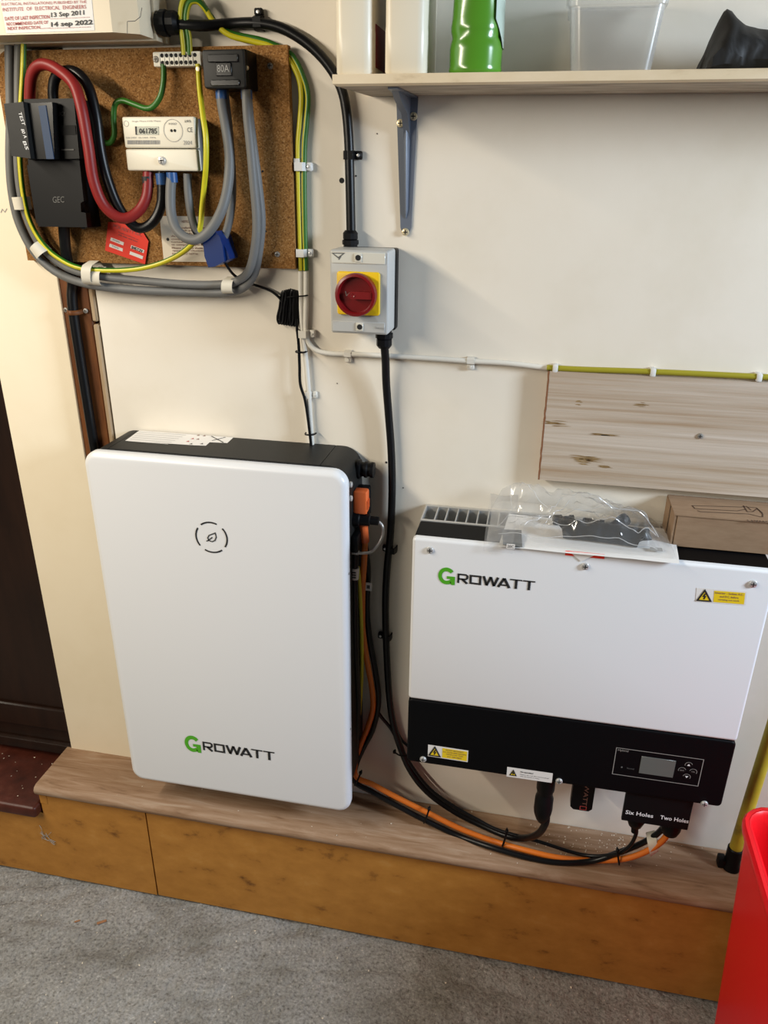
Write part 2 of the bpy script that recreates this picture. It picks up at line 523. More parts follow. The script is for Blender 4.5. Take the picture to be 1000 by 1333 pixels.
# ------------------------------------------------------------------ the setting
def grid_coords(lo, hi, flo, fhi, fine, coarse):
    out, x = [], lo
    while x < hi:
        out.append(x)
        x += fine if flo <= x <= fhi else coarse
    out.append(hi)
    return out
gx = grid_coords(-2.4, 1.8, -1.45, 0.75, 0.0085, 0.12)
gy = grid_coords(-2.6, 0.0, -0.62, -0.10, 0.0085, 0.12)
mb = MB()
def floor_h(x, y):
    p = V((x, y, 0))
    h = 0.003*noise.noise(p*9) + 0.0036*noise.noise(V((x*18, y*40+x*6, 3))) + 0.0034*noise.noise(p*48) + 0.0022*noise.noise(p*95)
    r = noise.noise(V((x*2+4, y*11-x*2, 7)))
    return h - 0.0065 - 0.005*max(0, 1-abs(r)*9)
vs_ = [V((x, y, floor_h(x, y))) for y in gy for x in gx]
nx = len(gx)
mb.add(vs_, [[j*nx+i, j*nx+i+1, (j+1)*nx+i+1, (j+1)*nx+i] for j in range(len(gy)-1) for i in range(nx-1)])
floor = mb.build('floor', 'concrete', kind='structure', origin=(0, 0, 0), angle=180)

CH0, CH1 = -0.830, -0.765
wall = MB().box(CH1, 1.7, 0, 0.12, 0, 2.5, 0.0025, 1).box(CH0-0.02, CH1+0.02, 0.022, 0.12, 0, 2.5).build('wall_back', 'wall', kind='structure', origin=(0, 0, 0))
pier = MB().box(-0.984, CH0, -0.004, 0.12, 0, 2.5, 0.002, 1).build('wall_left', 'pier', kind='structure', origin=(-0.9, 0, 0))
# small drill holes and a dab of a mark in the plaster
for px, py, r in ((445, 235, 0.0042), (463.5, 229, 0.0014), (503, 602, 0.0022), (525, 635, 0.0012), (491, 174, 0.001), (439, 499, 0.001)):
    MB().lathe([(r, 0), (r*0.9, 0.0006), (0.0001, 0.0006)], at(px, py, 0), (0, -1, 0), 10).build('drill_hole', 'hole_black', wall)
MB().stroke([(0, 0), (0.004, 0.006), (0.008, 0.001), (0.013, 0.007)], 0.0012, 0, lambda u, v: at(1, 277, -0.0045)+V((u, 0, v))).build('pencil_mark', 'print_grey', pier, flat=True)

door = MB().box(-1.9, -0.986, 0.03, 0.075, 0.19, 2.1, 0.003, 1).build('door_1', 'door_brown', kind='structure', origin=(-1.4, 0.05, 0.19))
MB().box(-1.9, -0.99, 0.014, 0.03, 0.235, 0.262, 0.004, 2).build('weather_bar', 'door_brown', door)
MB().box(-1.9, -0.99, 0.02, 0.03, 0.30, 0.36, 0.003, 1).build('bottom_rail', 'door_brown', door)
f = MB()
f.box(-1.9, -0.9965, -0.142, 0.075, 0.192, 0.222, 0.008, 3)
sill = f.build('door_sill', 'sill_red', label='glossy red brown timber sill below the dark door', cat='door sill')
f = MB()

# ------------------------------------------------------------------ timber ledge (boxed step along the wall)
LZ = 0.278
ledge = thing('timber_ledge', 'long boxed-in wooden ledge running along the foot of the wall', 'ledge', (-0.1, -0.065, 0))
mb = MB()
pr = [(-0.002, LZ), (-0.124, LZ), (-0.131, LZ-0.003), (-0.135, LZ-0.010), (-0.134, LZ-0.018), (-0.129, LZ-0.025), (-0.002, LZ-0.025)]
n = len(pr)
xs_ = [-0.994, 1.2]
mb.add([V((xs_[0] if k == 0 else xs_[1], p[0], p[1])) for k in (0, 1) for p in pr], [list(range(n)), list(range(2*n-1, n-1, -1))]+[[i, (i+1) % n, (i+1) % n+n, i+n] for i in range(n)])
mb.build('top_board', 'ledge_wood', ledge, label='weathered brown top board with rounded nosing')
SX = at(197, 1110, -0.122).x
MB().prism([(-1.9, 0), (SX-0.0012, 0), (SX-0.0012, LZ-0.0255), (-0.9925, LZ-0.0255), (-0.9925, 0.1915), (-1.9, 0.1915)], -0.122, -0.104).build('riser_board', 'ochre', ledge, label='ochre painted riser board')
MB().box(SX+0.0012, 1.2, -0.1225, -0.104, 0.0, LZ-0.0255, 0.0015, 1).build('riser_board', 'ochre', ledge, label='ochre painted riser board')
MB().box(-0.9935, -0.975, -0.1235, -0.004, 0.2225, LZ-0.0255, 0.001, 1).build('end_board', 'ochre', ledge)

# ------------------------------------------------------------------ timber strip in the channel, supply cable
mb = MB().box(CH0+0.001, CH1-0.011, -0.003, 0.0215, LZ+0.001, 1.50, 0.002, 1)
strip = mb.build('timber_strip', 'strip_brown', label='narrow brown stained timber strip carrying the black supply cable', cat='timber strip')
MB().box(CH1-0.0105, CH1-0.0015, -0.004, 0.0215, 1.262, 1.32, 0.002, 1).box(CH1-0.0105, CH1-0.0015, -0.004, 0.0215, LZ+0.001, 1.257, 0.002, 1).build('edge_bead', 'trim_wood', strip, label='pale worn bead')
CX = (CH0+CH1)/2-0.006
mb = MB().tube([(at(83, 300, -0.05).x, -0.046, 1.435), at(86, 330, -0.03), at(94, 365, -0.012), (CX-0.001, -0.0125, 1.28), (CX, -0.0125, 1.1), (CX+0.002, -0.0125, 0.9), (CX+0.002, -0.0125, LZ+0.002)], 0.0088, 12)
sc = mb.build('supply_cable', 'black_cable', label='thick black supply cable running down the brown timber strip', cat='cable')
cc = at(97, 405, -0.008)
MB().tube([(CX-0.023, -0.0045, cc.z+0.001), (CX-0.014, -0.0045, cc.z), (CX-0.010, -0.016, cc.z-0.001), (CX, -0.0232, cc.z-0.001), (CX+0.010, -0.016, cc.z-0.001), (CX+0.014, -0.0045, cc.z), (CX+0.021, -0.0045, cc.z+0.001)], 0.004, 8, flat=0.4).build('saddle_clamp', 'strip_brown', sc, label='small brown saddle clamp')
for dx in (-0.019, 0.019):
    put(SCREW_SMALL, 'screw', sc, (CX+dx, -0.0055, cc.z+0.001))

# ------------------------------------------------------------------ cork-like backboard
BT = -0.018
bx0, bx1, bz0, bz1 = -0.873, -0.394, 1.3635, 1.674
rr = 0.006
pts = [(bx0, bz0), (bx1, bz0), (bx1, bz1), (bx0+0.02, bz1), (bx0+0.006, bz1-0.008), (bx0, bz1-0.02)]
board = MB().prism(pts, BT, -0.0045).build('backboard', 'chipboard', label='brown speckled chipboard backboard behind the meter', cat='board')
for px, py in ((352, 86), (361, 331)):
    put(SCREW_SMALL, 'screw', board, at(px, py, BT))
for px, py in ((342, 223), (346, 301)):
    MB().lathe([(0.0018, 0), (0.0016, 0.0005), (0.0001, 0.0005)], at(px, py, BT), (0, -1, 0), 8).build('nail_hole', 'hole_black', board)

# ------------------------------------------------------------------ consumer unit
cu = thing('consumer_unit', 'cream consumer unit box at the top left with an inspection sticker', 'electrical box', (-0.77, -0.05, 1.679))
MB().prism([(-0.95, 1.679), (-0.584, 1.679), (-0.584, 1.93), (-0.95, 1.93)], -0.044, -0.0005).build('back_box', 'unit_cream', cu)
mb = MB()
A = [(-0.948, 1.681), (-0.588, 1.681), (-0.588, 1.93), (-0.948, 1.93)]
B = [(-0.932, 1.682), (-0.616, 1.682), (-0.616, 1.93), (-0.932, 1.93)]
mb.add([V((p[0], -0.046, p[1])) for p in A]+[V((p[0], -0.085, p[1])) for p in A]+[V((p[0]+(0.006 if i in (0, 3) else -0.006), -0.1, p[1])) for i, p in enumerate(B)],
       [[3, 2, 1, 0], [0, 1, 5, 4], [1, 2, 6, 5], [2, 3, 7, 6], [3, 0, 4, 7], [4, 5, 9, 8], [5, 6, 10, 9], [6, 7, 11, 10], [7, 4, 8, 11], [8, 9, 10, 11]])
cover = mb.build('front_cover', 'unit_cream', cu, angle=20)
kn = [at(166, 44.5, -0.1), at(166, 28, -0.1), at(176, 27.5, -0.1), at(183, 22, -0.1), at(185, 10, -0.1)]
mbk = MB()
for a, b in zip(kn, kn[1:]):
    d = (b-a).normalized(); nn = V((0, -1, 0)).cross(d)*0.0005
    off = V((0, -0.0004, 0))
    mbk.poly([a+nn+off, b+nn+off, b-nn+off, a-nn+off])
mbk.build('knockout_line', 'print_dark', cover, flat=True)
Ys = -0.1006
q = [at(-12, 44, Ys), at(122, 39.5, Ys), at(116, -30, Ys), at(-12, -30, Ys)]
q = [at(8, 43.5, Ys), at(123, 39.5, Ys), at(117, -25, Ys), at(-4, -25, Ys)]
stk = MB().prism([(p.x, p.z) for p in q], Ys, -0.1001).build('inspection_sticker', 'paper_white', cu, label='white sticker with red print and handwritten dates')
def tl(body, a, b, t, m_, Y=Ys, par=None, **k):
    text_px(body, a, b, t, Y, m_, par if par is not None else stk, **k)
tl('(FORMERLY THE IEE WIRING REGULATIONS FOR', (2, 2.2), (118, -0.2), (1.6, -3.6), 'print_red')
tl('ELECTRICAL INSTALLATIONS) PUBLISHED BY THE', (2.5, 8.4), (113, 5.2), (2, 3.8), 'print_red')
tl('INSTITUTE  OF  ELECTRICAL  ENGINEERS', (4, 15), (112.5, 11.2), (3.4, 10.2), 'print_red')
tl('DATE OF LAST INSPECTION', (7, 26.8), (65, 24.2), (6.4, 22), 'print_red', bold=0.012)
tl('RECOMMENDED DATE OF', (9, 33.6), (63, 31), (8.5, 29.4), 'print_red', bold=0.012)
tl('NEXT INSPECTION............', (10.5, 39.4), (66, 37), (10, 35.2), 'print_red', bold=0.012)
tl('......................................', (66, 25), (117, 22.8), (65.9, 24.2), 'print_red')
tl('......................................', (66, 37.4), (118, 35.4), (65.9, 36.6), 'print_red')
tl('13 Sep 2011', (67, 24.4), (110, 21), (66.6, 16.5), 'print_black', bold=0.02)
tl('14 sep 2022', (67, 37), (121, 33.6), (66.6, 28.8), 'print_black', bold=0.03)

# ------------------------------------------------------------------ cables round the board
GY = ['wire_green', 'wire_yellow']
def cable(name, pts, r, m_, label, group=None, stripe=None, cat='cable', **k):
    mb = MB().tube(pts, r, stripe=stripe, **k)
    return mb.build(name, m_, label=label, cat=cat, group=group)
def pth(lst, Y):
    return [at(p[0], p[1], p[2] if len(p) > 2 else Y) for p in lst]
def clip(parent, px, py, Y, r, vertical=True, m_='black_plastic', side=1, nail='steel'):
    """cable clip: a band over the cable with a nailed pad to one side"""
    c = at(px, py, Y)
    hw = 0.006
    mb = MB()
    prof = [(-r*1.25, 0.0), (-r*1.25, r+0.0015), (-r*0.8, 2*r+0.003), (r*0.8, 2*r+0.003), (r*1.25, r+0.0015), (r*1.25, 0.0), (r*1.0, 0.0), (r*1.0, r+0.001), (r*0.6, 2*r+0.0015), (-r*0.6, 2*r+0.0015), (-r*1.0, r+0.001), (-r*1.0, 0)]
    n = len(prof)
    back = -0.0005 if c.y > -0.03 else c.y+r
    def P(u, d, t):
        return V((c.x+u, back-d, c.z+t)) if vertical else V((c.x+t, back-d, c.z+u))
    mb.add([P(u, d, t) for t in (-hw, hw) for u, d in prof], [list(range(n)), list(range(2*n-1, n-1, -1))]+[[i, (i+1) % n, (i+1) % n+n, i+n] for i in range(n)])
    o1, o2 = sorted((side*r*1.2, side*(r*1.25+0.009)))
    if vertical: mb.box(c.x+o1, c.x+o2, back-r*1.3, back, c.z-hw, c.z+hw, 0.0015, 1)
    else: mb.box(c.x-hw, c.x+hw, back-r*1.3, back, c.z+o1, c.z+o2, 0.0015, 1)
    o = mb.build('cable_clip', m_, parent)
    p = P(side*(r*1.25+0.004), r*1.3, 0)
    MB().lathe([(0.0026, 0), (0.0022, 0.0012), (0.0001, 0.0015)], p, (0, -1, 0), 8).build('nail', nail, o)
    return o

# grey tails looping from the consumer unit under the board and up to the connector block
tail_a = [(12, 45, -0.03), (13, 100, -0.03), (14, 150, -0.031), (13, 205, -0.032), (16, 250, -0.032), (25, 290, -0.031), (45, 328, -0.028), (75, 355, -0.026), (115, 370, -0.024), (170, 377, -0.022), (240, 380, -0.02), (290, 381, -0.02), (315, 375, -0.024), (330, 358, -0.03), (337, 325, -0.034), (340, 285, -0.036), (335, 235, -0.038), (329, 190, -0.038), (324, 150, -0.04), (321, 110, -0.042)]
tail_b = [(25, 45, -0.034), (24, 100, -0.034), (24, 150, -0.036), (23, 205, -0.036), (27, 250, -0.035), (37, 288, -0.034), (55, 322, -0.032), (85, 347, -0.03), (120, 358, -0.028), (170, 364, -0.026), (240, 370, -0.026), (290, 370, -0.026), (312, 364, -0.032), (325, 350, -0.042), (332, 320, -0.048), (334, 285, -0.05), (330, 235, -0.052), (326, 190, -0.052), (322, 150, -0.052), (320, 110, -0.05)]
ta = cable('grey_tail_cable', pth(tail_a, 0), 0.0072, 'grey_cable', 'outer of two grey cables swept around the lower left of the backboard', 'grey cables around the backboard', n=12)
tb = cable('grey_tail_cable', pth(tail_b, 0), 0.0066, 'grey_cable', 'inner of two grey cables swept around the lower left of the backboard', 'grey cables around the backboard', n=12)
tc_ = cable('grey_meter_cable', pth([(287, 108, -0.042), (289, 135, -0.044), (295, 170, -0.046), (299, 205, -0.048), (297, 240, -0.055), (290, 270, -0.066), (277, 295, -0.074), (261, 310, -0.076), (245, 311, -0.076), (230, 299, -0.072), (223, 278, -0.066), (222, 250, -0.06), (224, 226, -0.055)], 0), 0.0076, 'grey_cable', 'grey cable dipping in a deep U in front of the white notice card', 'grey cables at the meter', n=12)
td = cable('grey_meter_cable', pth([(244, 226, -0.05), (245, 250, -0.05), (248, 275, -0.05), (254, 298, -0.05), (263, 312, -0.048), (276, 321, -0.046), (290, 311, -0.045), (298, 290, -0.042), (302, 260, -0.04), (302, 225, -0.036), (298, 170, -0.033), (292, 118, -0.032)], 0), 0.0062, 'grey_cable', 'grey cable passing through the blue clamp sensor', 'grey cables at the meter', n=12)
for cab, px, py, Y in ((tc_, 224, 231, -0.056), (ta, 321, 122, -0.042), (tc_, 288, 122, -0.043)):
    c = at(px, py, Y)
    MB().lathe([(0.0078, -0.007), (0.0082, -0.007), (0.0082, 0.007), (0.0078, 0.007)], c, (0, 0, 1), 12).build('sleeve', 'blue_sleeve', cab, label='blue insulating sleeve')
def wrap(parent, a, b, c_, d_, Yf, Yb, name='tape_wrap', m_='tape'):
    """strip of tape wrapped over a bundle: a curved quad band"""
    mb = MB()
    A, B, C, D = (at(*p, Yf) for p in (a, b, c_, d_))
    vs, fs = [], []
    K = 8
    for k in range(K+1):
        t = k/K
        bulge = V((0, -(0.004*math.sin(math.pi*t)), 0)) + V((0, (Yb-Yf)*(abs(2*t-1)**6), 0))
        vs += [A.lerp(D, t)+bulge, B.lerp(C, t)+bulge]
    for k in range(K): fs.append([2*k, 2*k+1, 2*k+3, 2*k+2])
    m = len(vs)
    vs += [v+V((0, 0.0006, 0)) for v in vs]
    fs += [[i+m for i in reversed(f_)] for f_ in fs[:K]]
    fs += [[2*k, 2*k+2, m+2*k+2, m+2*k] for k in range(K)]+[[2*k+1, m+2*k+1, m+2*k+3, 2*k+3] for k in range(K)]
    mb.add(vs, fs)
    return mb.build(name, m_, parent, angle=60)
wrap(ta, (33, 256), (35.5, 273), (16, 273), (12, 257), -0.046, -0.034)
wrap(ta, (49, 313), (62, 325), (46, 339), (37, 326), -0.046, -0.034)
wrap(ta, (106, 341), (119, 341), (119, 374), (108, 374), -0.044, -0.02)
wrap(ta, (119, 349), (130, 349), (131, 375), (119, 374), -0.041, -0.02)
wrap(ta, (289, 362), (303, 362), (303, 385), (289, 385), -0.038, -0.015)
# earth wires
ea = cable('earth_wire', pth([(31, 45, -0.04), (30, 90, -0.04), (28, 128, -0.041), (26, 170, -0.042), (26, 207, -0.043), (30, 250, -0.043), (38, 285, -0.042), (54, 315, -0.04), (75, 335, -0.038), (105, 349, -0.037), (150, 352, -0.037), (190, 348, -0.037), (225, 336, -0.04), (250, 318, -0.046), (260, 298, -0.05), (263, 270, -0.05), (266, 240, -0.055), (268, 215, -0.062), (268, 180, -0.064), (264, 150, -0.055), (260, 115, -0.04), (258, 84, -0.034)], 0), 0.0042, GY, 'long green and yellow earth wire following the grey cables to the terminal strip', 'earth wires', stripe=(9, 0, 1, 2, 3), n=10)
eb = cable('earth_wire', pth([(213, 84, -0.034), (213, 105, -0.036), (209, 125, -0.038), (200, 138, -0.04), (190, 141, -0.04), (175, 136, -0.038), (160, 131, -0.036), (150, 136, -0.035), (148, 155, -0.034), (149, 175, -0.033), (143, 186, -0.03), (133, 184, -0.028), (124, 178, -0.026)], 0), 0.0042, GY, 'short wavy green earth wire hanging from the white terminal strip', 'earth wires', stripe=(3, 4), n=10)
RW = -0.008
ec = cable('earth_wire', pth([(240, 72, -0.034), (238, 50, -0.034), (235, 25, -0.036), (238, 2, -0.036), (247, -6, -0.034), (258, -2, -0.03), (268, 12, -0.026), (280, 30, -0.022), (300, 46, -0.018), (330, 54, -0.014), (352, 60, -0.012), (372, 73, -0.010), (388, 98, -0.009), (392.5, 125, RW), (390.5, 160, RW), (388, 190, RW), (388.5, 240, RW), (390, 300, RW), (391.5, 352, RW)], 0), 0.0042, GY, 'yellow striped earth wire looping over the board and down its right edge', 'earth wires', stripe=(0, 1, 2, 9), n=10)
ed = cable('earth_wire', pth([(247, 72, -0.034), (246, 50, -0.034), (242, 25, -0.036), (246, 5, -0.036), (255, 1, -0.034), (263, 6, -0.03), (272, 18, -0.024), (285, 35, -0.018), (305, 45, -0.014), (335, 51, -0.012), (358, 59, -0.010), (380, 72, -0.008), (394, 98, RW), (401, 125, RW), (399, 160, RW), (396.5, 190, RW), (396, 240, RW), (397, 300, RW), (398.5, 352, RW)], 0), 0.0042, GY, 'greener earth wire looping over the board and down the wall beside it', 'earth wires', stripe=(1, 2), n=10)
clip(ed, 391, 217, RW, 0.0078, True, 'tape_white', 1)
clip(ec, 387, 212, RW, 0.0048, True, 'tape_white', -1)
clip(ed, 393, 329, RW, 0.0078, True, 'tape_white', 1)
# the painted continuation of the two wires
wa = cable('painted_wire', pth([(391.5, 353, RW), (392, 395, RW), (394, 430, RW), (397, 455, RW), (401, 500, RW), (404, 545, RW), (406, 575, RW), (408, 620, RW)], 0), 0.0043, 'wire_white', 'cream painted wire dropping straight down behind the battery', 'cream painted wires', n=10)
wb = cable('painted_wire', pth([(398.5, 353, RW), (398.5, 395, RW), (398, 430, RW), (402, 446, RW), (412, 456, RW), (430, 460, RW), (460, 461, RW), (500, 463, RW), (560, 466.5, RW), (610, 470, RW), (650, 472, RW), (680, 475, RW), (700, 477.5, RW), (713, 479, RW)], 0), 0.0043, 'wire_white', 'cream painted wire bending right toward the wooden board', 'cream painted wires', n=10)
for cab, px, py, ver, sd in ((wb, 396, 434, True, 1), (wa, 401.5, 514, True, 1), (wb, 453, 461, False, -1), (wb, 613, 470, False, -1)):
    clip(cab, px, py, RW, 0.008 if py == 434 else 0.0046, ver, 'wire_white', sd, 'wire_white')
we = cable('earth_wire', [at(712, 478.5, RW-0.004), at(760, 481, RW-0.004), at(850, 484, RW-0.004), at(990, 490.5, RW-0.004), at(1120, 497, RW-0.004)], 0.0046, 'olive_yellow', 'olive yellow wire clipped along the top of the pale wooden board', 'earth wires', n=10)
for px, py in ((723, 479.5), (850, 484.5), (988, 491)):
    c = at(px, py, RW-0.004)
    MB().box(c.x-0.004, c.x+0.004, c.y-0.0062, 0.0-0.0005, c.z-0.006, c.z+0.006, 0.0015, 2).build('cable_clip', 'tape_white', we, label='small white clip')

# red and black tails between cut-out and meter
rt = cable('red_cable', pth([(39, 140, -0.05), (39, 120, -0.054), (41, 100, -0.058), (48, 87, -0.062), (60, 84, -0.066), (77, 92, -0.072), (96, 110, -0.08), (106, 140, -0.088), (115, 190, -0.09), (122, 235, -0.088), (136, 268, -0.082), (158, 284, -0.074), (178, 277, -0.064), (191, 256, -0.056), (193, 224, -0.05)], 0), 0.0082, 'red_cable', 'thick red cable arching from the black cut-out to the meter', n=12)
bt = cable('black_tail_cable', pth([(71, 140, -0.046), (69, 118, -0.048), (73, 100, -0.05), (85, 93, -0.054), (100, 95, -0.058), (115, 113, -0.064), (125, 150, -0.068), (131, 195, -0.07), (140, 233, -0.07), (156, 272, -0.066), (178, 296, -0.06), (198, 290, -0.056), (210, 265, -0.052), (210.5, 224, -0.05)], 0), 0.0078, 'black_cable', 'thick black cable arching beside the red one to the meter', n=12)
c = at(192.5, 237, -0.0515)
MB().lathe([(0.0084, -0.008), (0.0088, -0.008), (0.0088, 0.008), (0.0084, 0.008)], c, (0, 0, 1), 12).build('sleeve', 'print_black', rt, label='dark band')
c = at(210.5, 233, -0.0505)
MB().lathe([(0.0082, -0.008), (0.0088, -0.008), (0.0088, 0.008), (0.0082, 0.008)], c, (0, 0, 1), 12).build('sleeve', 'blue_sleeve', bt, label='blue insulating sleeve')

# ------------------------------------------------------------------ service cut-out
def poly_px(lst, Y):
    return [(p.x, p.z) for p in (at(x, y, Y) for x, y in lst)]
co = thing('service_cutout', 'black service fuse cut-out mounted on the left of the backboard', 'fuse box', at(80, 296, BT))
MB().prism(poly_px([(40, 215), (104, 213), (118, 296), (112, 298), (102, 290), (60, 290), (52, 290)], -0.05), -0.06, BT).build('base', 'black_plastic', co)
MB().prism(poly_px([(36, 207), (103, 206), (109, 262), (105, 264), (105.5, 276), (111.5, 277), (113.5, 296), (50, 295), (46.5, 278), (51, 276), (50, 268), (44, 266)], -0.068), -0.068, -0.055).build('lower_cover', 'black_plastic', co)
MB().prism(poly_px([(31, 129), (96, 128), (103.5, 206.5), (38, 208)], -0.078), -0.078, BT-0.001).build('fuse_carrier', 'black_plastic', co)
MB().prism(poly_px([(79, 163), (98, 163), (99, 175), (80, 176)], -0.0785), -0.079, -0.078).build('recess', 'hole_black', co)
MB().prism(poly_px([(80, 194), (96.5, 194), (96.7, 195.6), (80.2, 195.8)], -0.0785), -0.0795, -0.078).build('rib', 'print_dim', co)
text_px('LUCY', (73, 151), (86, 150.5), (72.6, 146), -0.078, 'print_dim', co)
text_px('GEC', (69, 264), (84, 263.6), (68.6, 256), -0.068, 'print_dim', co)
iso = thing('fused_isolator', 'black block with white lettering and a blue stripe in front of the grey cables', 'electrical box', at(40, 206, -0.08))
b0 = [(5, 135), (30, 133), (72, 132), (70.5, 206), (30, 207), (15, 203)]
MB().prism(poly_px([(5, 135), (30, 132.5), (40, 206.5), (15, 203)], -0.105), -0.105, -0.06).build('body', 'battery_dark', iso)
MB().prism(poly_px([(29, 135), (68, 133), (71, 207), (39, 207)], -0.095), -0.095, -0.08).build('window_block', 'black_gloss', iso)
MB().prism(poly_px([(49.5, 138), (59, 137), (70, 207), (60, 207)], -0.097), -0.0965, -0.095).build('label_stripe', 'blue_label', iso, label='blue stripe')
for body, y0, y1 in (('TEST', 146, 163), ('80 A', 168, 180), ('BS', 184, 195)):
    text_px(body, (24+(y0-146)*0.15, y0), (26.6+(y1-146)*0.15, y1), (28.2+(y0-146)*0.15, y0), -0.105, 'print_white', iso)

# ------------------------------------------------------------------ meter
me_ = thing('electricity_meter', 'cream electricity meter with a small digital display', 'meter', at(212, 223, BT))
yF = -0.062
c0, c1 = at(158, 152, yF), at(258, 223, yF)
MB().box(c0.x+0.003, at(253, 152, yF).x-0.0005, -0.05, BT-0.0005, c1.z+0.001, c0.z-0.002, 0.001, 1).build('base', 'meter_grey', me_)
zs_ = at(205, 193.5, yF).z
fc = MB().plate(c0.x, at(253, 152, yF).x, zs_+0.0006, c0.z, yF, -0.05, 0.003, 0.0025, 3, 4).build('front_cover', 'meter_cream', me_)
tcv = MB().plate(c0.x, at(253, 152, yF).x, c1.z, zs_-0.0006, yF, -0.05, 0.003, 0.0025, 3, 4).build('terminal_cover', 'meter_cream', me_)
MB().prism(poly_px([(176, 164.5), (206.5, 164.5), (206.8, 175.5), (176.8, 175.5)], yF), yF-0.0006, yF).build('display', 'lcd', fc, label='grey digital display')
text_px('061785', (181.5, 174), (204.5, 174), (181.2, 167), yF-0.0007, 'print_black', fc, bold=0.015)
MB().prism(poly_px([(176, 164.5), (178.4, 164.5), (178.8, 175.5), (176.8, 175.5)], yF), yF-0.0008, yF).build('display_edge', 'print_black', fc)
cc = at(225.5, 170, yF); rad = (at(237.5, 170, yF)-at(213, 170, yF)).length/2
F2 = lambda u, v: cc+V((u, -0.0005, v))
MB().stroke(arc(0, 0, rad, 0, 360, 28), 0.0007, 0, F2).build('port_ring', 'print_grey', fc, flat=True)
for dx in (-0.0027, 0.0027):
    MB().lathe([(0.0021, 0), (0.0019, 0.0006), (0.0001, 0.0006)], cc+V((dx, 0, 0)), (0, -1, 0), 10).build('port_hole', 'hole_black', fc)
bars = MB(); x_ = 166.0
while x_ < 208:
    w_ = random.choice((0.5, 0.8, 1.1)); bars.prism(poly_px([(x_, 182.5), (x_+w_, 182.5), (x_+w_, 187.8), (x_, 187.8)], yF), yF-0.0004, yF); x_ += w_+random.choice((0.4, 0.7))
bars.build('barcode', 'print_grey', fc, flat=True)
text_px('Single Phase kWh Meter', (172, 159.5), (210, 159), (171.8, 156.8), yF, 'print_grey', fc)
text_px('220-240V  20-100A  50Hz', (164, 180.3), (203, 180), (163.8, 178.3), yF, 'print_grey', fc)
text_px('CE', (244, 172), (251, 172), (243.8, 166), yF, 'print_dark', fc)
text_px('kWh', (241, 159.5), (249, 159.5), (240.8, 156), yF, 'print_dark', fc)
text_px('1000', (220, 162.5), (230, 162.5), (219.8, 159.6), yF, 'print_grey', fc)
text_px('2004', (239, 188.5), (250, 188.5), (238.8, 183), yF, 'print_grey', fc)
cc = at(164.5, 161, yF); MB().stroke(arc(0, 0, 0.0038, 0, 360, 18), 0.0005, 0, lambda u, v: cc+V((u, -0.0005, v))).build('approval_mark', 'print_grey', fc, flat=True)
s_ = put(SCREW_STEEL, 'cover_screw', tcv, at(211, 209, yF))

# ------------------------------------------------------------------ terminal strip and connector block
ts = thing('terminal_strip', 'white screw terminal strip above the meter', 'terminal strip', at(230, 86, BT))
p0, p1 = at(198, 67.5, -0.036), at(262, 86, -0.036)
MB().box(p0.x, p1.x, -0.036, BT-0.0005, p1.z, p0.z, 0.002, 2).build('body', 'terminal_cream', ts)
for k in range(8):
    x = p0.x + (p1.x-p0.x)*(0.2+0.098*k)
    for z in (p0.z-0.005, p1.z+0.005):
        MB().lathe([(0.0028, 0), (0.0026, 0.0006), (0.0001, 0.0006)], (x, -0.036, z), (0, -1, 0), 10).build('screw_hole', 'hole_black', ts)
    MB().box(x-0.0044, x-0.0036, -0.0372, -0.036, p1.z+0.0015, p0.z-0.0015).build('divider', 'terminal_cream', ts)
put(SCREW_SMALL, 'screw', ts, (p0.x+0.005, -0.036, (p0.z+p1.z)/2))
cb = thing('connector_block', 'black moulded connector block beside the white terminal strip', 'electrical box', at(300, 115, BT))
q0, q1 = at(263, 65, -0.066), at(321, 115, -0.066)
MB().box(q0.x, q1.x+0.001, -0.062, BT-0.0005, q1.z, q0.z+0.001, 0.0025, 2).build('base', 'black_plastic', cb)
lid = MB().plate(q0.x, q1.x, q1.z, q0.z, -0.068, -0.062, 0.004, 0.002, 3, 4).build('lid', 'battery_dark', cb)
MB().box(q0.x+0.009, q1.x-0.009, -0.0705, -0.068, q0.z-0.016, q0.z-0.006, 0.001, 1).build('grip', 'black_gloss', lid)
MB().box(q0.x+0.011, q1.x-0.009, -0.0705, -0.068, q1.z+0.003, q1.z+0.011, 0.001, 1).build('grip', 'black_gloss', lid)
mx, mz = (q0.x+q1.x)/2, (q0.z+q1.z)/2
MB().box(mx-0.012, mx+0.012, -0.070, -0.068, mz-0.009, mz+0.008, 0.001, 1).build('badge', 'black_gloss', lid)
fit_text('80A', (mx-0.009, -0.07, mz-0.004), (mx+0.009, -0.07, mz-0.004), (mx-0.009, -0.07, mz+0.005), 'print_grey', lid)
for px, py in ((258.5, 90), (321.5, 88.5)):
    MB().lathe([(0.0032, 0), (0.0030, 0.003), (0.0001, 0.0034)], at(px, py, -0.06), (0, -1, 0), 10).build('cover_screw', 'brass', cb)
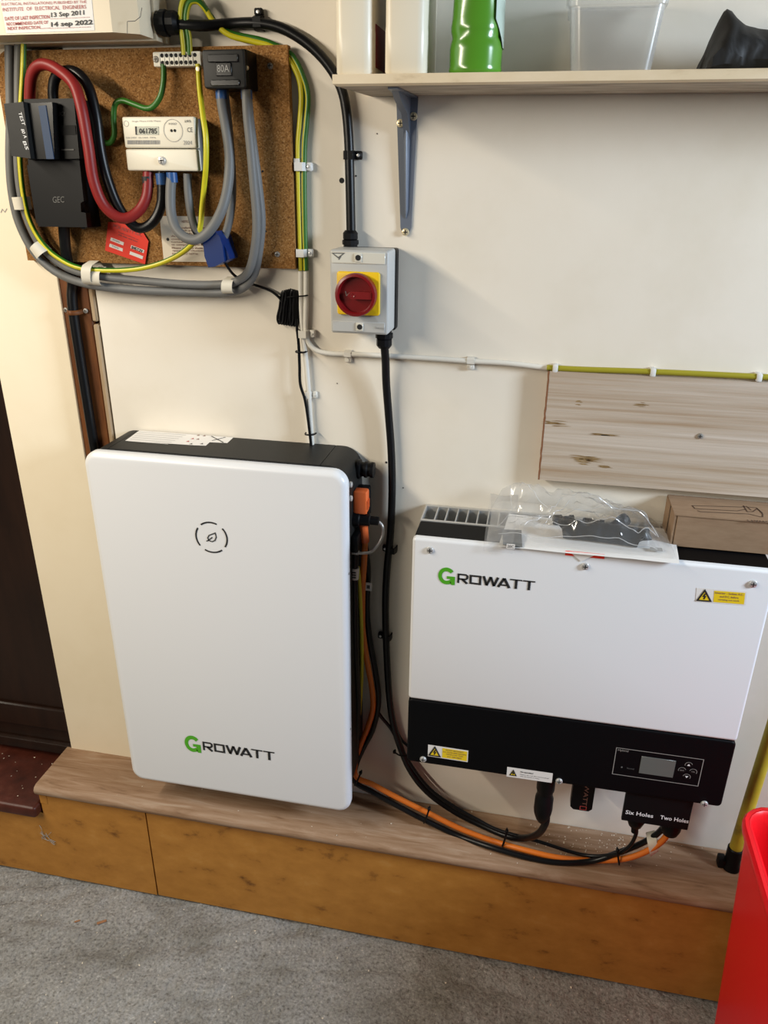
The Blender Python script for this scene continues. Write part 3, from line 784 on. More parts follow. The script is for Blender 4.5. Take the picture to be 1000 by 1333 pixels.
# ------------------------------------------------------------------ cards
rc_ = poly_px([(141, 289), (164, 290), (186, 302), (193.5, 314), (189, 344), (137, 326)], BT-0.003)
card = MB().prism(rc_, BT-0.0036, BT-0.003).build('red_tag_card', 'card_red', label='bright red tag card with white boxes tilted below the meter', cat='card')
yc = BT-0.0037
for a in ([(144.5, 309), (161.5, 315.5), (160.5, 319.5), (143.5, 313)], [(143, 317), (160, 323.5), (159.5, 327.5), (142, 321)], [(169.5, 327), (186.5, 333.5), (185.5, 337.5), (168.5, 331)], [(171, 319), (188, 325.5), (187, 329.5), (170, 323)]):
    MB().prism(poly_px(a, yc), yc-0.0002, yc+0.0001).build('white_box', 'paper_white', card)
text_px('POLARITY EX.', (147, 296), (184, 308), (147.8, 291.5), yc, 'print_red', card, bold=0.02)
text_px('Supply confirmed on', (154, 303), (180, 313), (154.4, 301), yc, 'print_dark', card)
text_px('this date and time', (154, 306), (179, 315.6), (154.4, 304), yc, 'print_dark', card)
text_px('Date', (147, 312.6), (156, 316), (147.3, 310.8), yc-0.0003, 'print_dark', card)
text_px('Time', (145.5, 320.6), (154.5, 324), (145.8, 318.8), yc-0.0003, 'print_dark', card)
text_px('045T2V', (171, 323.6), (185.5, 329.4), (171.8, 319.6), yc-0.0003, 'print_black', card, bold=0.03)
nc = MB().prism(poly_px([(208, 281), (281, 282), (283, 341), (213.5, 340.5)], BT-0.0005), BT-0.0011, BT-0.0004).build('notice_card', 'paper', label='cream printed notice card pinned behind the looped grey cables', cat='card')
yn = BT-0.0012
text_px('NOTICE', (237, 290), (247, 290), (236.8, 286.6), yn, 'print_rust', nc, bold=0.02)
for i, (t, x0, x1) in enumerate((('installation is fitted', 231, 272), ('with protective', 233.5, 270), ('multiple earthing', 234, 268), ('Any alteration shall', 223, 270), ('comply with the rules', 223, 272), ('Consult the supplier', 223, 268), ('or competent person', 223.5, 268), ('Please contact them', 224, 264), ('approved electrician', 224.5, 272), ('DEVICE MUST NOT be', 224.5, 258))):
    y = 297.6+i*3.75
    text_px(t, (x0, y), (x1, y+0.3), (x0-0.1, y-2.5), yn, 'print_rust', nc, bold=0.012)
MB().lathe([(0.0026, 0), (0.0022, 0.0012), (0.0001, 0.0015)], at(218.5, 311.5, BT-0.001), (0, -1, 0), 8).build('pin', 'print_black', nc)

# ------------------------------------------------------------------ clamp sensor with coiled lead
ct = thing('current_clamp', 'blue clamp sensor snapped round a grey cable below the meter', 'sensor', at(283, 347, -0.05))
MB().prism(poly_px([(265, 316), (281, 301), (286.5, 308), (290, 318), (293, 340), (280, 347), (272, 348), (267, 334)], -0.07), -0.072, -0.026).build('core_half', 'ct_blue', ct)
MB().prism(poly_px([(289, 321), (293, 318.5), (299, 332), (300, 337), (292, 342), (288, 332)], -0.062), -0.066, -0.03).build('clip_half', 'ct_blue', ct)
lead = cable('sensor_lead', pth([(291, 338, -0.045), (298, 350, -0.042), (306, 359, -0.03), (320, 367, -0.014), (338, 373, -0.010), (353, 379, -0.010), (364, 388, -0.012), (370, 398, -0.012)], 0), 0.0022, 'black_cable', 'thin black sensor lead gathered in a coil under the board corner', n=8)
mb = MB()
for k in range(8):
    tx, bx = 368+2.6*k, 363.5+3.3*k
    wv = 2.2
    loop = [(tx-wv, 384+abs(k-4)*0.8), (tx, 377+abs(k-4)*0.7), (tx+wv, 384), ((tx+bx)/2+wv*0.7, 400), (bx+wv, 415), (bx, 421+k*0.5), (bx-wv, 414), ((tx+bx)/2-wv*0.7, 400)]
    mb.tube([at(x, y, -0.008-0.006*((k*3) % 4)/3) for x, y in loop], 0.0022, 8, 5, closed=True)
mb.build('coil', 'black_cable', lead, label='bundled coil of thin black cable')
MB().tube([at(374, 387, -0.02), at(384, 386, -0.020), at(393, 385.5, -0.016), at(400, 384.5, -0.012), at(401, 384.5, -0.002)], 0.0012, 6).build('cable_tie', 'black_plastic', lead)
lead2 = MB().tube(pth([(386, 415, -0.012), (387, 430, -0.013), (389, 450, -0.013), (390, 475, -0.013), (391, 500, -0.014), (397, 520, -0.014), (401, 545, -0.014), (404, 570, -0.014), (406, 590, -0.014)], 0), 0.0026, 8).build('lead_tail', 'black_cable', lead)
for px, py in ((390, 458), (402, 565)):
    c = at(px, py, -0.014)
    MB().tube([c+V((-0.007, 0.006, 0)), c+V((-0.005, -0.003, 0)), c+V((0.003, -0.005, 0)), c+V((0.009, -0.001, 0)), c+V((0.011, 0.008, 0))], 0.0016, 6).build('cable_tie', 'black_plastic', lead)

# ------------------------------------------------------------------ rotary isolator and its cables
def gland(parent, p, d, r, L, name='cable_gland', m_='black_plastic'):
    o = MB().lathe([(r*0.95, 0), (r*0.95, L*0.18), (r*1.12, L*0.2), (r*1.12, L*0.45), (r*0.9, L*0.47), (r*1.0, L*0.52), (r*1.0, L*0.85), (r*0.72, L), (r*0.5, L)], p, d, 12).build(name, m_, parent, angle=25)
    return o
gland(cu, (-0.5838, -0.036, at(222, 30, -0.036).z), (1, 0, 0), 0.0155, 0.034)
zg = at(222, 30, -0.036).z
mainc = cable('black_feed_cable', [V((-0.575, -0.036, zg)), at(250, 33, -0.034), at(275, 33, -0.026)] + pth([(300, 31), (333, 30), (362, 35), (388, 48), (412, 67), (432, 91), (445, 117), (451, 145), (454, 180), (455, 210), (456, 250), (457, 300), (457, 312)], -0.012)[0:], 0.0074, 'black_cable', 'black cable curving from the cream box behind the shelf end to the isolator', n=12)
# keep the last points in line with the gland
clip(mainc, 336, 29.5, -0.012, 0.0078, False, 'black_plastic', 1)
clip(mainc, 454.5, 202, -0.012, 0.0078, True, 'black_plastic', 1)

SX0, SX1, SZ0, SZ1 = -0.3205, -0.2285, 1.2755, 1.4000
sw = thing('rotary_isolator', 'grey wall isolator switch with a red rotary knob on yellow', 'switch', (-0.2745, -0.04, SZ0))
MB().box(SX0+0.001, SX1, -0.026, -0.0005, SZ0-0.001, SZ1-0.001, 0.003, 2).build('base', 'black_plastic', sw)
mb = MB()
y0_, y1_ = -0.026, -0.078
A = [(SX0, SZ0), (SX1, SZ0), (SX1, SZ1), (SX0, SZ1)]
B = [(SX0+0.001, SZ0+0.002), (SX1-0.004, SZ0+0.002), (SX1-0.004, SZ1-0.001), (SX0+0.001, SZ1-0.001)]
mb.plate(SX0, SX1-0.0015, SZ0+0.001, SZ1, y1_, y0_, 0.004, 0.003, 3, 4)
cv = mb.build('housing', 'switch_grey', sw)
ZT, ZB = at(460, 332, y1_).z, at(460, 343, y1_).z
MB().box(SX0+0.003, SX1-0.006, y1_-0.0015, y1_, ZB, SZ1-0.003, 0.0007, 1).build('cover_strip', 'switch_cover_shine', cv, label='glossy upper strip with a reflection painted into its pale colour')
MB().box(SX0+0.003, SX1-0.006, y1_-0.0015, y1_, SZ0+0.004, SZ0+0.02, 0.0007, 1).build('cover_strip', 'switch_grey', cv)
for px, py in ((466.5, 335.5), (468.5, 425.5)):
    c = at(px, py, y1_-0.0015)
    MB().box(c.x-0.0058, c.x+0.0058, y1_-0.003, y1_-0.001, c.z-0.0062, c.z+0.0062, 0.0008, 1).build('screw_cap', 'switch_cover_shine', cv)
    MB().lathe([(0.0042, 0), (0.004, 0.0006), (0.0001, 0.0006)], (c.x, y1_-0.003, c.z), (0, -1, 0), 14).build('screw_hole', 'hole_black', cv)
text_px('beny', (489, 429), (501, 430), (488.8, 424.6), y1_-0.0016, 'print_grey', cv)
tri = lambda u, v: at(433+u, 329.5+v, y1_-0.0018)
MB().stroke([(0, 0), (15, 0.2), (7.5, 6)], 1.6, 0, tri, True).stroke([(11, 4), (8, 8.5)], 1.4, 0, tri).build('warning_mark', 'print_dim', cv, flat=True)
c = at(466, 383, y1_-0.003)
py0, py1 = at(438.5, 353, y1_-0.004), at(494, 411.5, y1_-0.004)
MB().plate(py0.x, py1.x, py1.z, py0.z, y1_-0.005, y1_, 0.004, 0.0015, 3, 4).build('knob_plate', 'switch_yellow', sw, label='square yellow plate')
KY = y1_-0.005
kc = at(462.5, 384.5, KY-0.014); kc = V((kc.x, KY, kc.z))
kr = (at(489, 384, KY-0.014)-at(435.5, 384, KY-0.014)).length/2
mb = MB().lathe([(kr*0.98, 0), (kr, 0.004), (kr, 0.013), (kr*0.97, 0.016), (kr*0.86, 0.017), (kr*0.82, 0.0145), (kr*0.80, 0.006), (kr*0.3, 0.006), (0.0005, 0.006)], kc, (0, -1, 0), 36)
kn_ = mb.build('knob', 'switch_red', sw, label='round red rotary knob')
MB().prism([(kc.x-kr*0.38, kc.z), (kc.x-kr*0.2, kc.z-kr*0.17), (kc.x+kr*0.8, kc.z-kr*0.17), (kc.x+kr*0.8, kc.z+kr*0.17), (kc.x-kr*0.2, kc.z+kr*0.17)], KY-0.0155, KY-0.005).build('handle_bar', 'switch_red', kn_)
MB().lathe([(0.0035, 0), (0.003, 0.001), (0.0022, 0.0004), (0.0001, 0.0004)], (kc.x-kr*0.1, KY-0.0155, kc.z), (0, -1, 0), 12).build('pivot', 'switch_red', kn_)
MB().stroke([(-0.009, 0.0045), (-0.0075, -0.002), (-0.0015, 0.003)], 0.0009, 0, lambda u, v: V((kc.x-kr*0.25+u, KY-0.0067, kc.z+v))).build('tick_mark', 'print_grey', kn_, flat=True)
gx_ = at(457, 318, -0.03)
gland(sw, (at(456, 324, -0.02).x, -0.018, SZ1-0.002), (0, 0, 1), 0.0115, 0.026)
gland(sw, (at(501, 440, -0.03).x, -0.034, SZ0+0.002), (0, 0, -1), 0.0125, 0.030)

# switch to inverter
invc_pts = [V((at(501, 440, -0.03).x, -0.034, SZ0-0.02))] + pth([(502, 470, -0.026), (503, 500, -0.018), (506, 540, -0.013), (509, 580, -0.012), (510.5, 620, -0.012), (510, 660, -0.012), (508, 700, -0.012), (504, 740, -0.012), (502, 780, -0.012), (502.5, 825, -0.012), (505, 880, -0.012), (509, 925, -0.014), (517, 960, -0.016), (533, 1000, -0.020), (556, 1030, -0.026), (590, 1055, -0.034), (625, 1073, -0.044), (660, 1088, -0.062), (684, 1091, -0.080), (701, 1085, -0.104), (710, 1072, -0.120), (712, 1060, -0.122)], 0)
ic = cable('black_inverter_cable', invc_pts, 0.0068, 'black_cable', 'black cable hanging from the isolator and looping up under the inverter', n=12)
clip(ic, 510, 716, -0.012, 0.0072, True, 'black_plastic', -1)
clip(ic, 503.5, 830, -0.012, 0.0072, True, 'black_plastic', -1)
dc = cable('thin_black_cable', pth([(486, 918, -0.02), (497, 934, -0.016), (510, 950, -0.012), (523, 975, -0.016), (540, 1003, -0.024), (562, 1029, -0.030), (592, 1050, -0.04), (622, 1067, -0.05), (650, 1081, -0.062), (700, 1095, -0.076), (760, 1113, -0.085), (800, 1112, -0.10), (819, 1102, -0.110), (828, 1086, -0.116), (828, 1076, -0.116)], 0), 0.0036, 'black_cable', 'thin black data cable draped between the battery and the six hole plug', n=10)
cable('thin_black_cable', pth([(509, 925, -0.006), (520, 958, -0.007), (532, 972, -0.008), (545, 985, -0.01), (556, 975, -0.014)], 0), 0.0028, 'black_cable', 'short thin black wire tucked behind the lower left inverter corner', n=8)

# ------------------------------------------------------------------ shelf, bracket and what stands on it
ST, SB, SY = 1.6225, 1.6095, -0.138
pl = [(-0.296, SY), (1.4, SY), (1.4, -0.001), (-0.276, -0.001)]
mb = MB()
sb_ = [(-0.291, SY+0.004), (1.4, SY+0.004), (1.4, -0.001), (-0.276, -0.001)]
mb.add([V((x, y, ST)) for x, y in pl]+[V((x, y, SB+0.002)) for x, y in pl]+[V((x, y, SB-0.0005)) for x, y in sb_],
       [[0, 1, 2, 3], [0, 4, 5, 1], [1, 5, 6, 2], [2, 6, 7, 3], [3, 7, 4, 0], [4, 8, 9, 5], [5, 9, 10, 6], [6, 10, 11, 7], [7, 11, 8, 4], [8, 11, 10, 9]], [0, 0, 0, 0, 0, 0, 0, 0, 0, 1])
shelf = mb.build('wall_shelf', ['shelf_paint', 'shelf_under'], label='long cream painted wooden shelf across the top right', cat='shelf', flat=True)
br = thing('shelf_bracket', 'grey pressed steel bracket under the left end of the shelf', 'bracket', at(528, 306, 0))
t0, t1, b0_, b1_ = at(516, 132, -0.002), at(544.5, 128, -0.002), at(521.5, 300, -0.002), at(535.5, 300, -0.002)
leg = [(t0.x, SB-0.002), (t1.x, SB-0.002), (b1_.x, b1_.z+0.004), (b1_.x-0.003, b1_.z-0.003), (b0_.x+0.003, b0_.z-0.003), (b0_.x, b0_.z+0.004)]
MB().prism(leg, -0.003, -0.0005).build('wall_plate', 'bracket_grey', br)
xm, xb = (t0.x+t1.x)/2+0.001, (b0_.x+b1_.x)/2
mb = MB()
prof = [(-0.0045, -0.003), (-0.003, -0.009), (0.0, -0.0115), (0.003, -0.009), (0.0045, -0.003)]
rows = [(SB-0.012, xm, 1.0), (SB-0.06, xm, 1.0), (b0_.z+0.03, xb+0.0005, 0.55), (b0_.z+0.018, xb, 0.15)]
vv = [V((x+u*s, -0.003+(y+0.003)*s, z)) for z, x, s in rows for u, y in prof]
n = len(prof)
mb.add(vv, [[i*n+j, i*n+j+1, (i+1)*n+j+1, (i+1)*n+j] for i in range(len(rows)-1) for j in range(n-1)])
mb.build('rib', 'bracket_grey', br, angle=60)
am = xm
arm = MB()
arm.add([V((am-0.014, -0.001, SB-0.0008)), V((am+0.014, -0.001, SB-0.0008)), V((am+0.008, -0.122, SB-0.0008)), V((am-0.006, -0.122, SB-0.0008)), V((am-0.014, -0.001, SB-0.0035)), V((am+0.014, -0.001, SB-0.0035)), V((am+0.008, -0.122, SB-0.0035)), V((am-0.006, -0.122, SB-0.0035))],
        [[0, 1, 2, 3], [7, 6, 5, 4], [0, 4, 5, 1], [1, 5, 6, 2], [2, 6, 7, 3], [3, 7, 4, 0]])
arm.build('arm', 'bracket_grey', br)
g = MB()
gp = [(-0.003, SB-0.003), (-0.105, SB-0.003), (-0.085, SB-0.012), (-0.03, SB-0.026), (-0.012, SB-0.045), (-0.003, SB-0.06)]
n = len(gp)
g.add([V((am+dx, p[0], p[1])) for dx in (-0.0045, 0.0045) for p in gp], [list(range(n)), list(range(2*n-1, n-1, -1))]+[[i, (i+1) % n, (i+1) % n+n, i+n] for i in range(n)])
g.build('gusset', 'bracket_grey', br)
for px, py in ((521.5, 160.5), (538.5, 151.5), (528, 302)):
    put(SCREW_BRASS, 'screw', br, at(px, py, -0.003)+V((0, 0.0, 0)))

def jug(x0, x1, y0, y1, label, red):
    t = thing('plastic_container', label, 'container', ((x0+x1)/2, (y0+y1)/2, ST))
    cx, cy, hx, hy = (x0+x1)/2, (y0+y1)/2, (x1-x0)/2, (y1-y0)/2
    mb = MB()
    rows = [(0, 0.95), (0.004, 1.0), (0.05, 1.0), (0.055, 0.985), (0.17, 0.985), (0.185, 0.9), (0.2, 0.5), (0.205, 0.42), (0.222, 0.42)]
    ring_n = 0
    vs, fs = [], []
    for h, s in rows:
        r = 0.011*min(1, s)
        ax, ay = hx*s, hy*(s if s > 0.6 else max(s, hx*0.42/hy))
        pts = []
        for sx, sy, st in ((1, 1, 0), (-1, 1, 90), (-1, -1, 180), (1, -1, 270)):
            for k in range(5):
                a = math.radians(st+90*k/4)
                pts.append(V((cx+sx*(ax-r)+r*math.cos(a), cy+sy*(ay-r)+r*math.sin(a), ST+0.0005+h)))
        ring_n = len(pts); vs += pts
    n = ring_n
    for i in range(len(rows)-1):
        for j in range(n): fs.append([i*n+j, i*n+(j+1) % n, (i+1)*n+(j+1) % n, (i+1)*n+j])
    fs += [list(range(n-1, -1, -1)), list(range((len(rows)-1)*n, len(rows)*n))]
    mb.add(vs, fs).build('body', 'bottle_cream', t)
    MB().lathe([(0.017, 0), (0.017, 0.018), (0.015, 0.02), (0.0005, 0.02)], (cx, cy, ST+0.2235), (0, 0, 1), 20).build('cap', 'label_red', t)
    if red:
        MB().box(x1-0.0005, x1+0.0006, cy-0.028, y1-0.014, ST+0.012, ST+0.062).build('side_label', 'label_red', t, label='dark red side label')
    return t
jug(-0.2965, -0.2475, -0.122, -0.012, 'cream plastic container at the left end of the shelf with a dark red side label', True)
jug(-0.2305, -0.1765, -0.124, -0.014, 'plain cream plastic container on the shelf next to the green bottle', False)
gb = thing('green_bottle', 'shiny green plastic bottle standing on the shelf', 'bottle', (-0.113, -0.085, ST))
mb = MB().lathe([(0.030, 0), (0.0335, 0.002), (0.035, 0.007), (0.034, 0.011), (0.0345, 0.03), (0.0335, 0.037), (0.0315, 0.043), (0.0335, 0.05), (0.0338, 0.056), (0.0325, 0.064), (0.0318, 0.085), (0.0318, 0.15), (0.029, 0.175), (0.017, 0.2), (0.013, 0.205), (0.013, 0.225)], (-0.1148, -0.085, ST+0.0005), (0, 0, 1), 40)
mb.build('body', 'bottle_green', gb, angle=60)
MB().lathe([(0.016, 0), (0.016, 0.03), (0.012, 0.04), (0.0005, 0.04)], (-0.1148, -0.085, ST+0.215), (0, 0, 1), 20).build('cap', 'bottle_cream', gb)
vs, fs = [], []
for i in range(9):
    a = math.radians(-44+11*i)
    lo = ST+0.032 + 0.03*(1-min(1, i/3))
    for z, r in ((lo, 0.0356), (ST+0.15, 0.0334)):
        vs.append(V((-0.1148+r*math.cos(a), -0.085+r*math.sin(a), z)))
for i in range(8): fs.append([2*i, 2*i+2, 2*i+3, 2*i+1])
MB().add(vs, fs).build('label', 'label_grey', gb, label='pale printed label')

def loft(rings, cap0=True, cap1=True):
    n = len(rings[0]); vs, fs = [], []
    for r in rings: vs += r
    for i in range(len(rings)-1):
        for j in range(n): fs.append([i*n+j, i*n+(j+1) % n, (i+1)*n+(j+1) % n, (i+1)*n+j])
    if cap0: fs.append(list(range(n-1, -1, -1)))
    if cap1: fs.append(list(range((len(rings)-1)*n, len(rings)*n)))
    return MB().add(vs, fs)
def rrect(x0, x1, y0, y1, z, r, cs=5):
    o = []
    for cx, cy, st in ((x1-r, y1-r, 0), (x0+r, y1-r, 90), (x0+r, y0+r, 180), (x1-r, y0+r, 270)):
        for k in range(cs+1):
            a = math.radians(st+90*k/cs)
            o.append(V((cx+r*math.cos(a), cy+r*math.sin(a), z)))
    return o
tub = thing('clear_tub', 'empty clear plastic tub with a flared rim on the shelf', 'tub', (0.058, -0.07, ST))
X0, X1, Y0, Y1 = 0.0095, 0.1065, -0.118, -0.02
def tr(h, ins=0):
    k = h/0.086
    return rrect(X0-0.009*k+ins, X1+0.009*k-ins, Y0-0.006*k+ins, Y1+0.006*k-ins, ST+0.0008+h, 0.014)
loft([tr(0), tr(0.07), tr(0.0705, -0.0025), tr(0.086, -0.0025), tr(0.086, -0.001), tr(0.072, 0.0005), tr(0.002, 0.0012)]).build('wall', 'clear_tub', tub)
loft([tr(0.0845, -0.0045), tr(0.087, -0.0045), tr(0.0872, -0.001), tr(0.0845, -0.0026)], False, False).build('rim', 'clear_tub', tub)

# crumpled black bag: cross-sections lofted along the shelf
def bagH(x):
    k = [(0.168, 0.0), (0.172, 0.022), (0.178, 0.044), (0.186, 0.066), (0.192, 0.071), (0.200, 0.064), (0.212, 0.054), (0.23, 0.048), (0.26, 0.046), (0.30, 0.05), (0.34, 0.042), (0.37, 0.02), (0.38, 0.0)]
    for (a, ha), (b, hb) in zip(k, k[1:]):
        if a <= x <= b: return ha+(hb-ha)*(x-a)/(b-a)
    return 0.0
rings = []
for i in range(57):
    x = 0.1682+0.2115*i/56
    h = max(bagH(x), 0.001)
    wd = 0.046*min(1, (h/0.03)**0.6)
    rg = []
    for k in range(26):
        a = 2*math.pi*k/26
        sy, sz = math.cos(a), math.sin(a)
        q = V((x*30, sy*1.6, sz*1.6))
        f_ = 1 + 0.16*noise.noise(q) + 0.10*abs(noise.noise(V((x*70+sz*3, sy*3, 5)))) + 0.05*noise.noise(V((x*130, sy*6, sz*6)))
        rg.append(V((x+0.006*noise.noise(V((x*40, sz*2, sy*2))), -0.072+wd*sy*f_*(1-0.35*max(0, sz)), ST+0.001+max(0, (sz*0.62+0.38))*h*(0.9+0.1*f_))))
    rings.append(rg)
loft(rings).build('black_bag', 'bag_black', label='crumpled black fabric bag at the right of the shelf', cat='bag', angle=35)

# ------------------------------------------------------------------ pale board on the wall
zt, zb = at(712, 483, -0.018).z, at(703, 624.5, -0.018).z
xl = at(708, 550, -0.018).x
pts = [(xl+0.0012*noise.noise(V((k*0.9, 2, 0))), zb+(zt-zb)*k/24) for k in range(25)]
bd = MB().prism(pts+[(0.62, zt), (0.62, zb)], -0.018, -0.0005).build('wooden_wall_board', 'pale_wood', label='pale weathered wooden board fixed to the wall above the inverter', cat='board')
MB().prism([(p[0]-0.0006, p[1]) for p in pts]+[(p[0]+0.002, p[1]) for p in reversed(pts)], -0.0183, -0.001).build('rough_end', 'wood_end', bd, label='rough dark sawn end')
put(SCREW_SMALL, 'screw', bd, at(911.5, 567.5, -0.018))
def blot(cx, cy, sx, sz, seed, strands):
    """ragged knot stain: a bundle of thin grain-wise slivers"""
    c = at(cx, cy, -0.0183)
    rnd = random.Random(seed)
    mb = MB()
    for _ in range(strands):
        dz = rnd.gauss(0, 0.45)*sz; L_ = sx*rnd.uniform(0.3, 1.0)*math.exp(-(dz/sz)**2*0.6); dx = rnd.gauss(0, 0.25)*sx; t = rnd.uniform(0.0004, 0.0010)
        m_ = [V((c.x+dx-L_, -0.01815, c.z+dz+rnd.uniform(-1, 1)*0.001)), V((c.x+dx-L_*0.3, -0.0182, c.z+dz-t)), V((c.x+dx+L_*0.4, -0.0182, c.z+dz-t*0.7)), V((c.x+dx+L_, -0.01815, c.z+dz+rnd.uniform(-1, 1)*0.001)), V((c.x+dx+L_*0.3, -0.0182, c.z+dz+t)), V((c.x+dx-L_*0.4, -0.0182, c.z+dz+t*0.8))]
        mb.poly(m_)
    mb.build('knot', 'knot', bd, flat=True)
blot(761, 598, 0.026, 0.007, 1, 34); blot(788, 608, 0.014, 0.003, 4, 9); blot(724, 551, 0.022, 0.006, 6, 10); blot(753, 524, 0.007, 0.005, 8, 8); blot(836, 527, 0.013, 0.004, 3, 8); blot(780, 566, 0.03, 0.002, 13, 5)

# ------------------------------------------------------------------ wall battery
BX0, BX1, BZ0, BZ1, BY = -0.757, -0.2868, 0.338, 1.0625, -0.125
bat = thing('wall_battery', 'white fronted home battery with a dark case, hung on the wall', 'battery', ((BX0+BX1)/2, -0.06, BZ0))
bb = MB()
def slab(x0, x1, z0, z1, y0, y1, r, corners):
    o = []
    for cx, cz, st, idx in ((x1-r, z1-r, 0, 0), (x0+r, z1-r, 90, 1), (x0+r, z0+r, 180, 2), (x1-r, z0+r, 270, 3)):
        if idx in corners:
            o += [(cx+r*math.cos(math.radians(st+7.5*k)), cz+r*math.sin(math.radians(st+7.5*k))) for k in range(13)]
        else:
            o.append(((x1, x0, x0, x1)[idx], (z1, z1, z0, z0)[idx]))
    return MB().prism(o, y0, y1)
TZ = 1.066
slab(-0.714, -0.3355, 0.372, TZ, -0.106, -0.003, 0.01, ()).build('case', 'battery_dark', bat)
slab(-0.3345, -0.2885, 0.372, TZ, -0.106, -0.003, 0.034, (0, 3)).build('end_cap', 'battery_dark', bat)
slab(-0.7525, -0.715, 0.372, TZ, -0.106, -0.003, 0.034, (1, 2)).build('end_cap', 'battery_dark', bat)
fr = MB().plate(BX0, BX1, BZ0, BZ1, BY, -0.1055, 0.026, 0.011, 6, 8).build('front_cover', 'white_shell', bat, angle=60)
def W(px, py): return at(px, py, BY)
wordmark(fr, W(264.5, 976).x, W(359, 984).x, (W(264.5, 976.3).z+W(353, 989.3).z)/2, (W(264.5, 965).z+W(359, 979.4).z)/2, W(241, 970).x, W(261.5, 972).x, W(252, 978.5).z, W(250, 957.5).z, BY)
ec_ = W(275.5, 699.5)
er = ((W(296.5, 702)-W(254.8, 697)).length)/2
E2 = lambda u, v: ec_+V((u*er, -0.0006, v*er))
mb = MB()
for a0, a1 in ((62, 128), (142, 218), (236, 308), (-38, 42)):
    mb.stroke(arc(0, 0, 0.97, a0+4, a1, 14), 0.095, 0, E2)
mb.build('light_ring', 'print_black', fr, flat=True, label='broken black ring emblem')
lf = [(-0.18, -0.22), (-0.24, -0.05), (-0.14, 0.12), (0.02, 0.2), (0.26, 0.32), (0.3, 0.05), (0.2, -0.18), (0.02, -0.27)]
MB().stroke(lf, 0.07, 0, E2, True).stroke([(-0.34, -0.28), (-0.2, -0.2), (0.06, 0.02)], 0.07, 0, E2).build('leaf_emblem', 'print_dark', fr, flat=True, label='small leaf outline')
q = [atz(*p, TZ) for p in ((163, 574), (185, 558.5), (308.5, 566), (296, 577), (273, 576), (268, 580.5), (254, 580))]
st_ = MB().add([V((p.x, min(p.y, -0.004), TZ+0.0004)) for p in q], [list(range(7))]).build('rating_sticker', 'paper_white', bat, flat=True, label='white rating and warning sticker on top')
mb = MB()
def tz(px, py): p = atz(px, py, TZ+0.0007); return V((p.x, min(p.y, -0.006), TZ+0.0007))
for k in range(6):
    y0 = 562.0+k*2.4; xs0 = 180-k*2.6
    a, b = tz(xs0, y0), tz(xs0+62-k*2, y0+4.2); d = V((0, 0.0011, 0))
    mb.poly([a-d, b-d, b+d, a+d])
mb.build('fine_print', 'print_faint', st_, flat=True)
mb = MB()
a, b, c2, d2 = tz(278, 565.5), tz(291, 576), tz(297, 566.5), tz(276, 573.5)
for p_, q_ in ((a, b), (c2, d2)):
    nn = (q_-p_).cross(V((0, 0, 1))).normalized()*0.0012
    mb.poly([p_+nn, q_+nn, q_-nn, p_-nn])
mb.build('crossed_bin_symbol', 'print_black', st_, flat=True)
for i, (px, py, m_) in enumerate(((259, 566, 'print_rust'), (267, 566.5, 'print_rust'), (251, 570.8, 'print_red'), (258, 571.5, 'print_rust'), (245, 574.3, 'print_red'), (263, 577.5, 'print_dark'), (249, 577.6, 'print_dark'))):
    p = tz(px, py); MB().poly([p+V((-0.003, -0.003, 0)), p+V((0.003, -0.003, 0)), p+V((0.0, 0.004, 0))]).build('hazard_symbol', m_, st_, flat=True)
# connectors on the right-hand side
RX = -0.2885
zk = at(478, 612, -0.035).z
MB().lathe([(0.017, 0), (0.017, 0.004), (0.0125, 0.006), (0.0125, 0.011), (0.0145, 0.012), (0.0145, 0.016), (0.012, 0.018), (0.012, 0.022), (0.014, 0.023), (0.0135, 0.028), (0.0005, 0.029)], (RX, -0.032, zk), (1, 0, 0), 20).build('breather_cap', 'black_plastic', bat, angle=30, label='ribbed black cap')
def sbox(name, m_, px, py, Y, x1, hy, hz, bev=0.003, x0=RX, parent=None, label=None):
    c = at(px, py, Y)
    return MB().box(x0, x1, Y-hy, Y+hy, c.z-hz, c.z+hz, bev, 2).build(name, m_, parent or bat, label=label)
op = sbox('power_plug', 'orange_plug', 470, 652, -0.062, RX+0.024, 0.012, 0.021, 0.004, label='orange power plug')
sbox('plug_shroud', 'black_plastic', 476, 652, -0.036, RX+0.022, 0.011, 0.028, 0.004)
z1 = at(470, 652, -0.062).z
for k in range(4):
    MB().box(RX+0.0235, RX+0.0255, -0.071+k*0.0045, -0.0695+k*0.0045, z1-0.012, z1+0.004).build('grip_rib', 'orange_plug', op)
MB().tube([at(472, 665, -0.06), at(474, 690, -0.06), at(475.5, 705, -0.058)], 0.0075, 10).build('plug_boot', 'orange_plug', op)
zc_ = at(470, 676, -0.07).z
MB().lathe([(0.0125, 0), (0.0125, 0.012), (0.0105, 0.014), (0.0105, 0.03), (0.0075, 0.032), (0.0075, 0.046), (0.004, 0.047)], (RX-0.002, -0.07, zc_), (1, 0.06, -0.04), 16).build('data_plug', 'black_plastic', bat, angle=30)
hd = MB().tube([(RX, -0.078, at(462, 719, -0.078).z), (RX+0.006, -0.078, at(462, 719, -0.078).z), (RX+0.018, -0.074, at(470, 720, -0.075).z), (RX+0.032, -0.062, at(480, 716, -0.06).z), (RX+0.046, -0.05, at(490, 700, -0.05).z), (RX+0.046, -0.046, at(494, 684, -0.046).z), (RX+0.03, -0.044, at(490, 676, -0.044).z)], 0.0028, 10)
hd.build('lifting_handle', 'steel', bat, label='bent steel handle')
MB().lathe([(0.0045, 0), (0.0045, 0.012), (0.003, 0.0125)], (RX-0.001, -0.078, at(462, 719, -0.078).z), (1, 0, 0), 12).build('handle_ferrule', 'steel', bat)
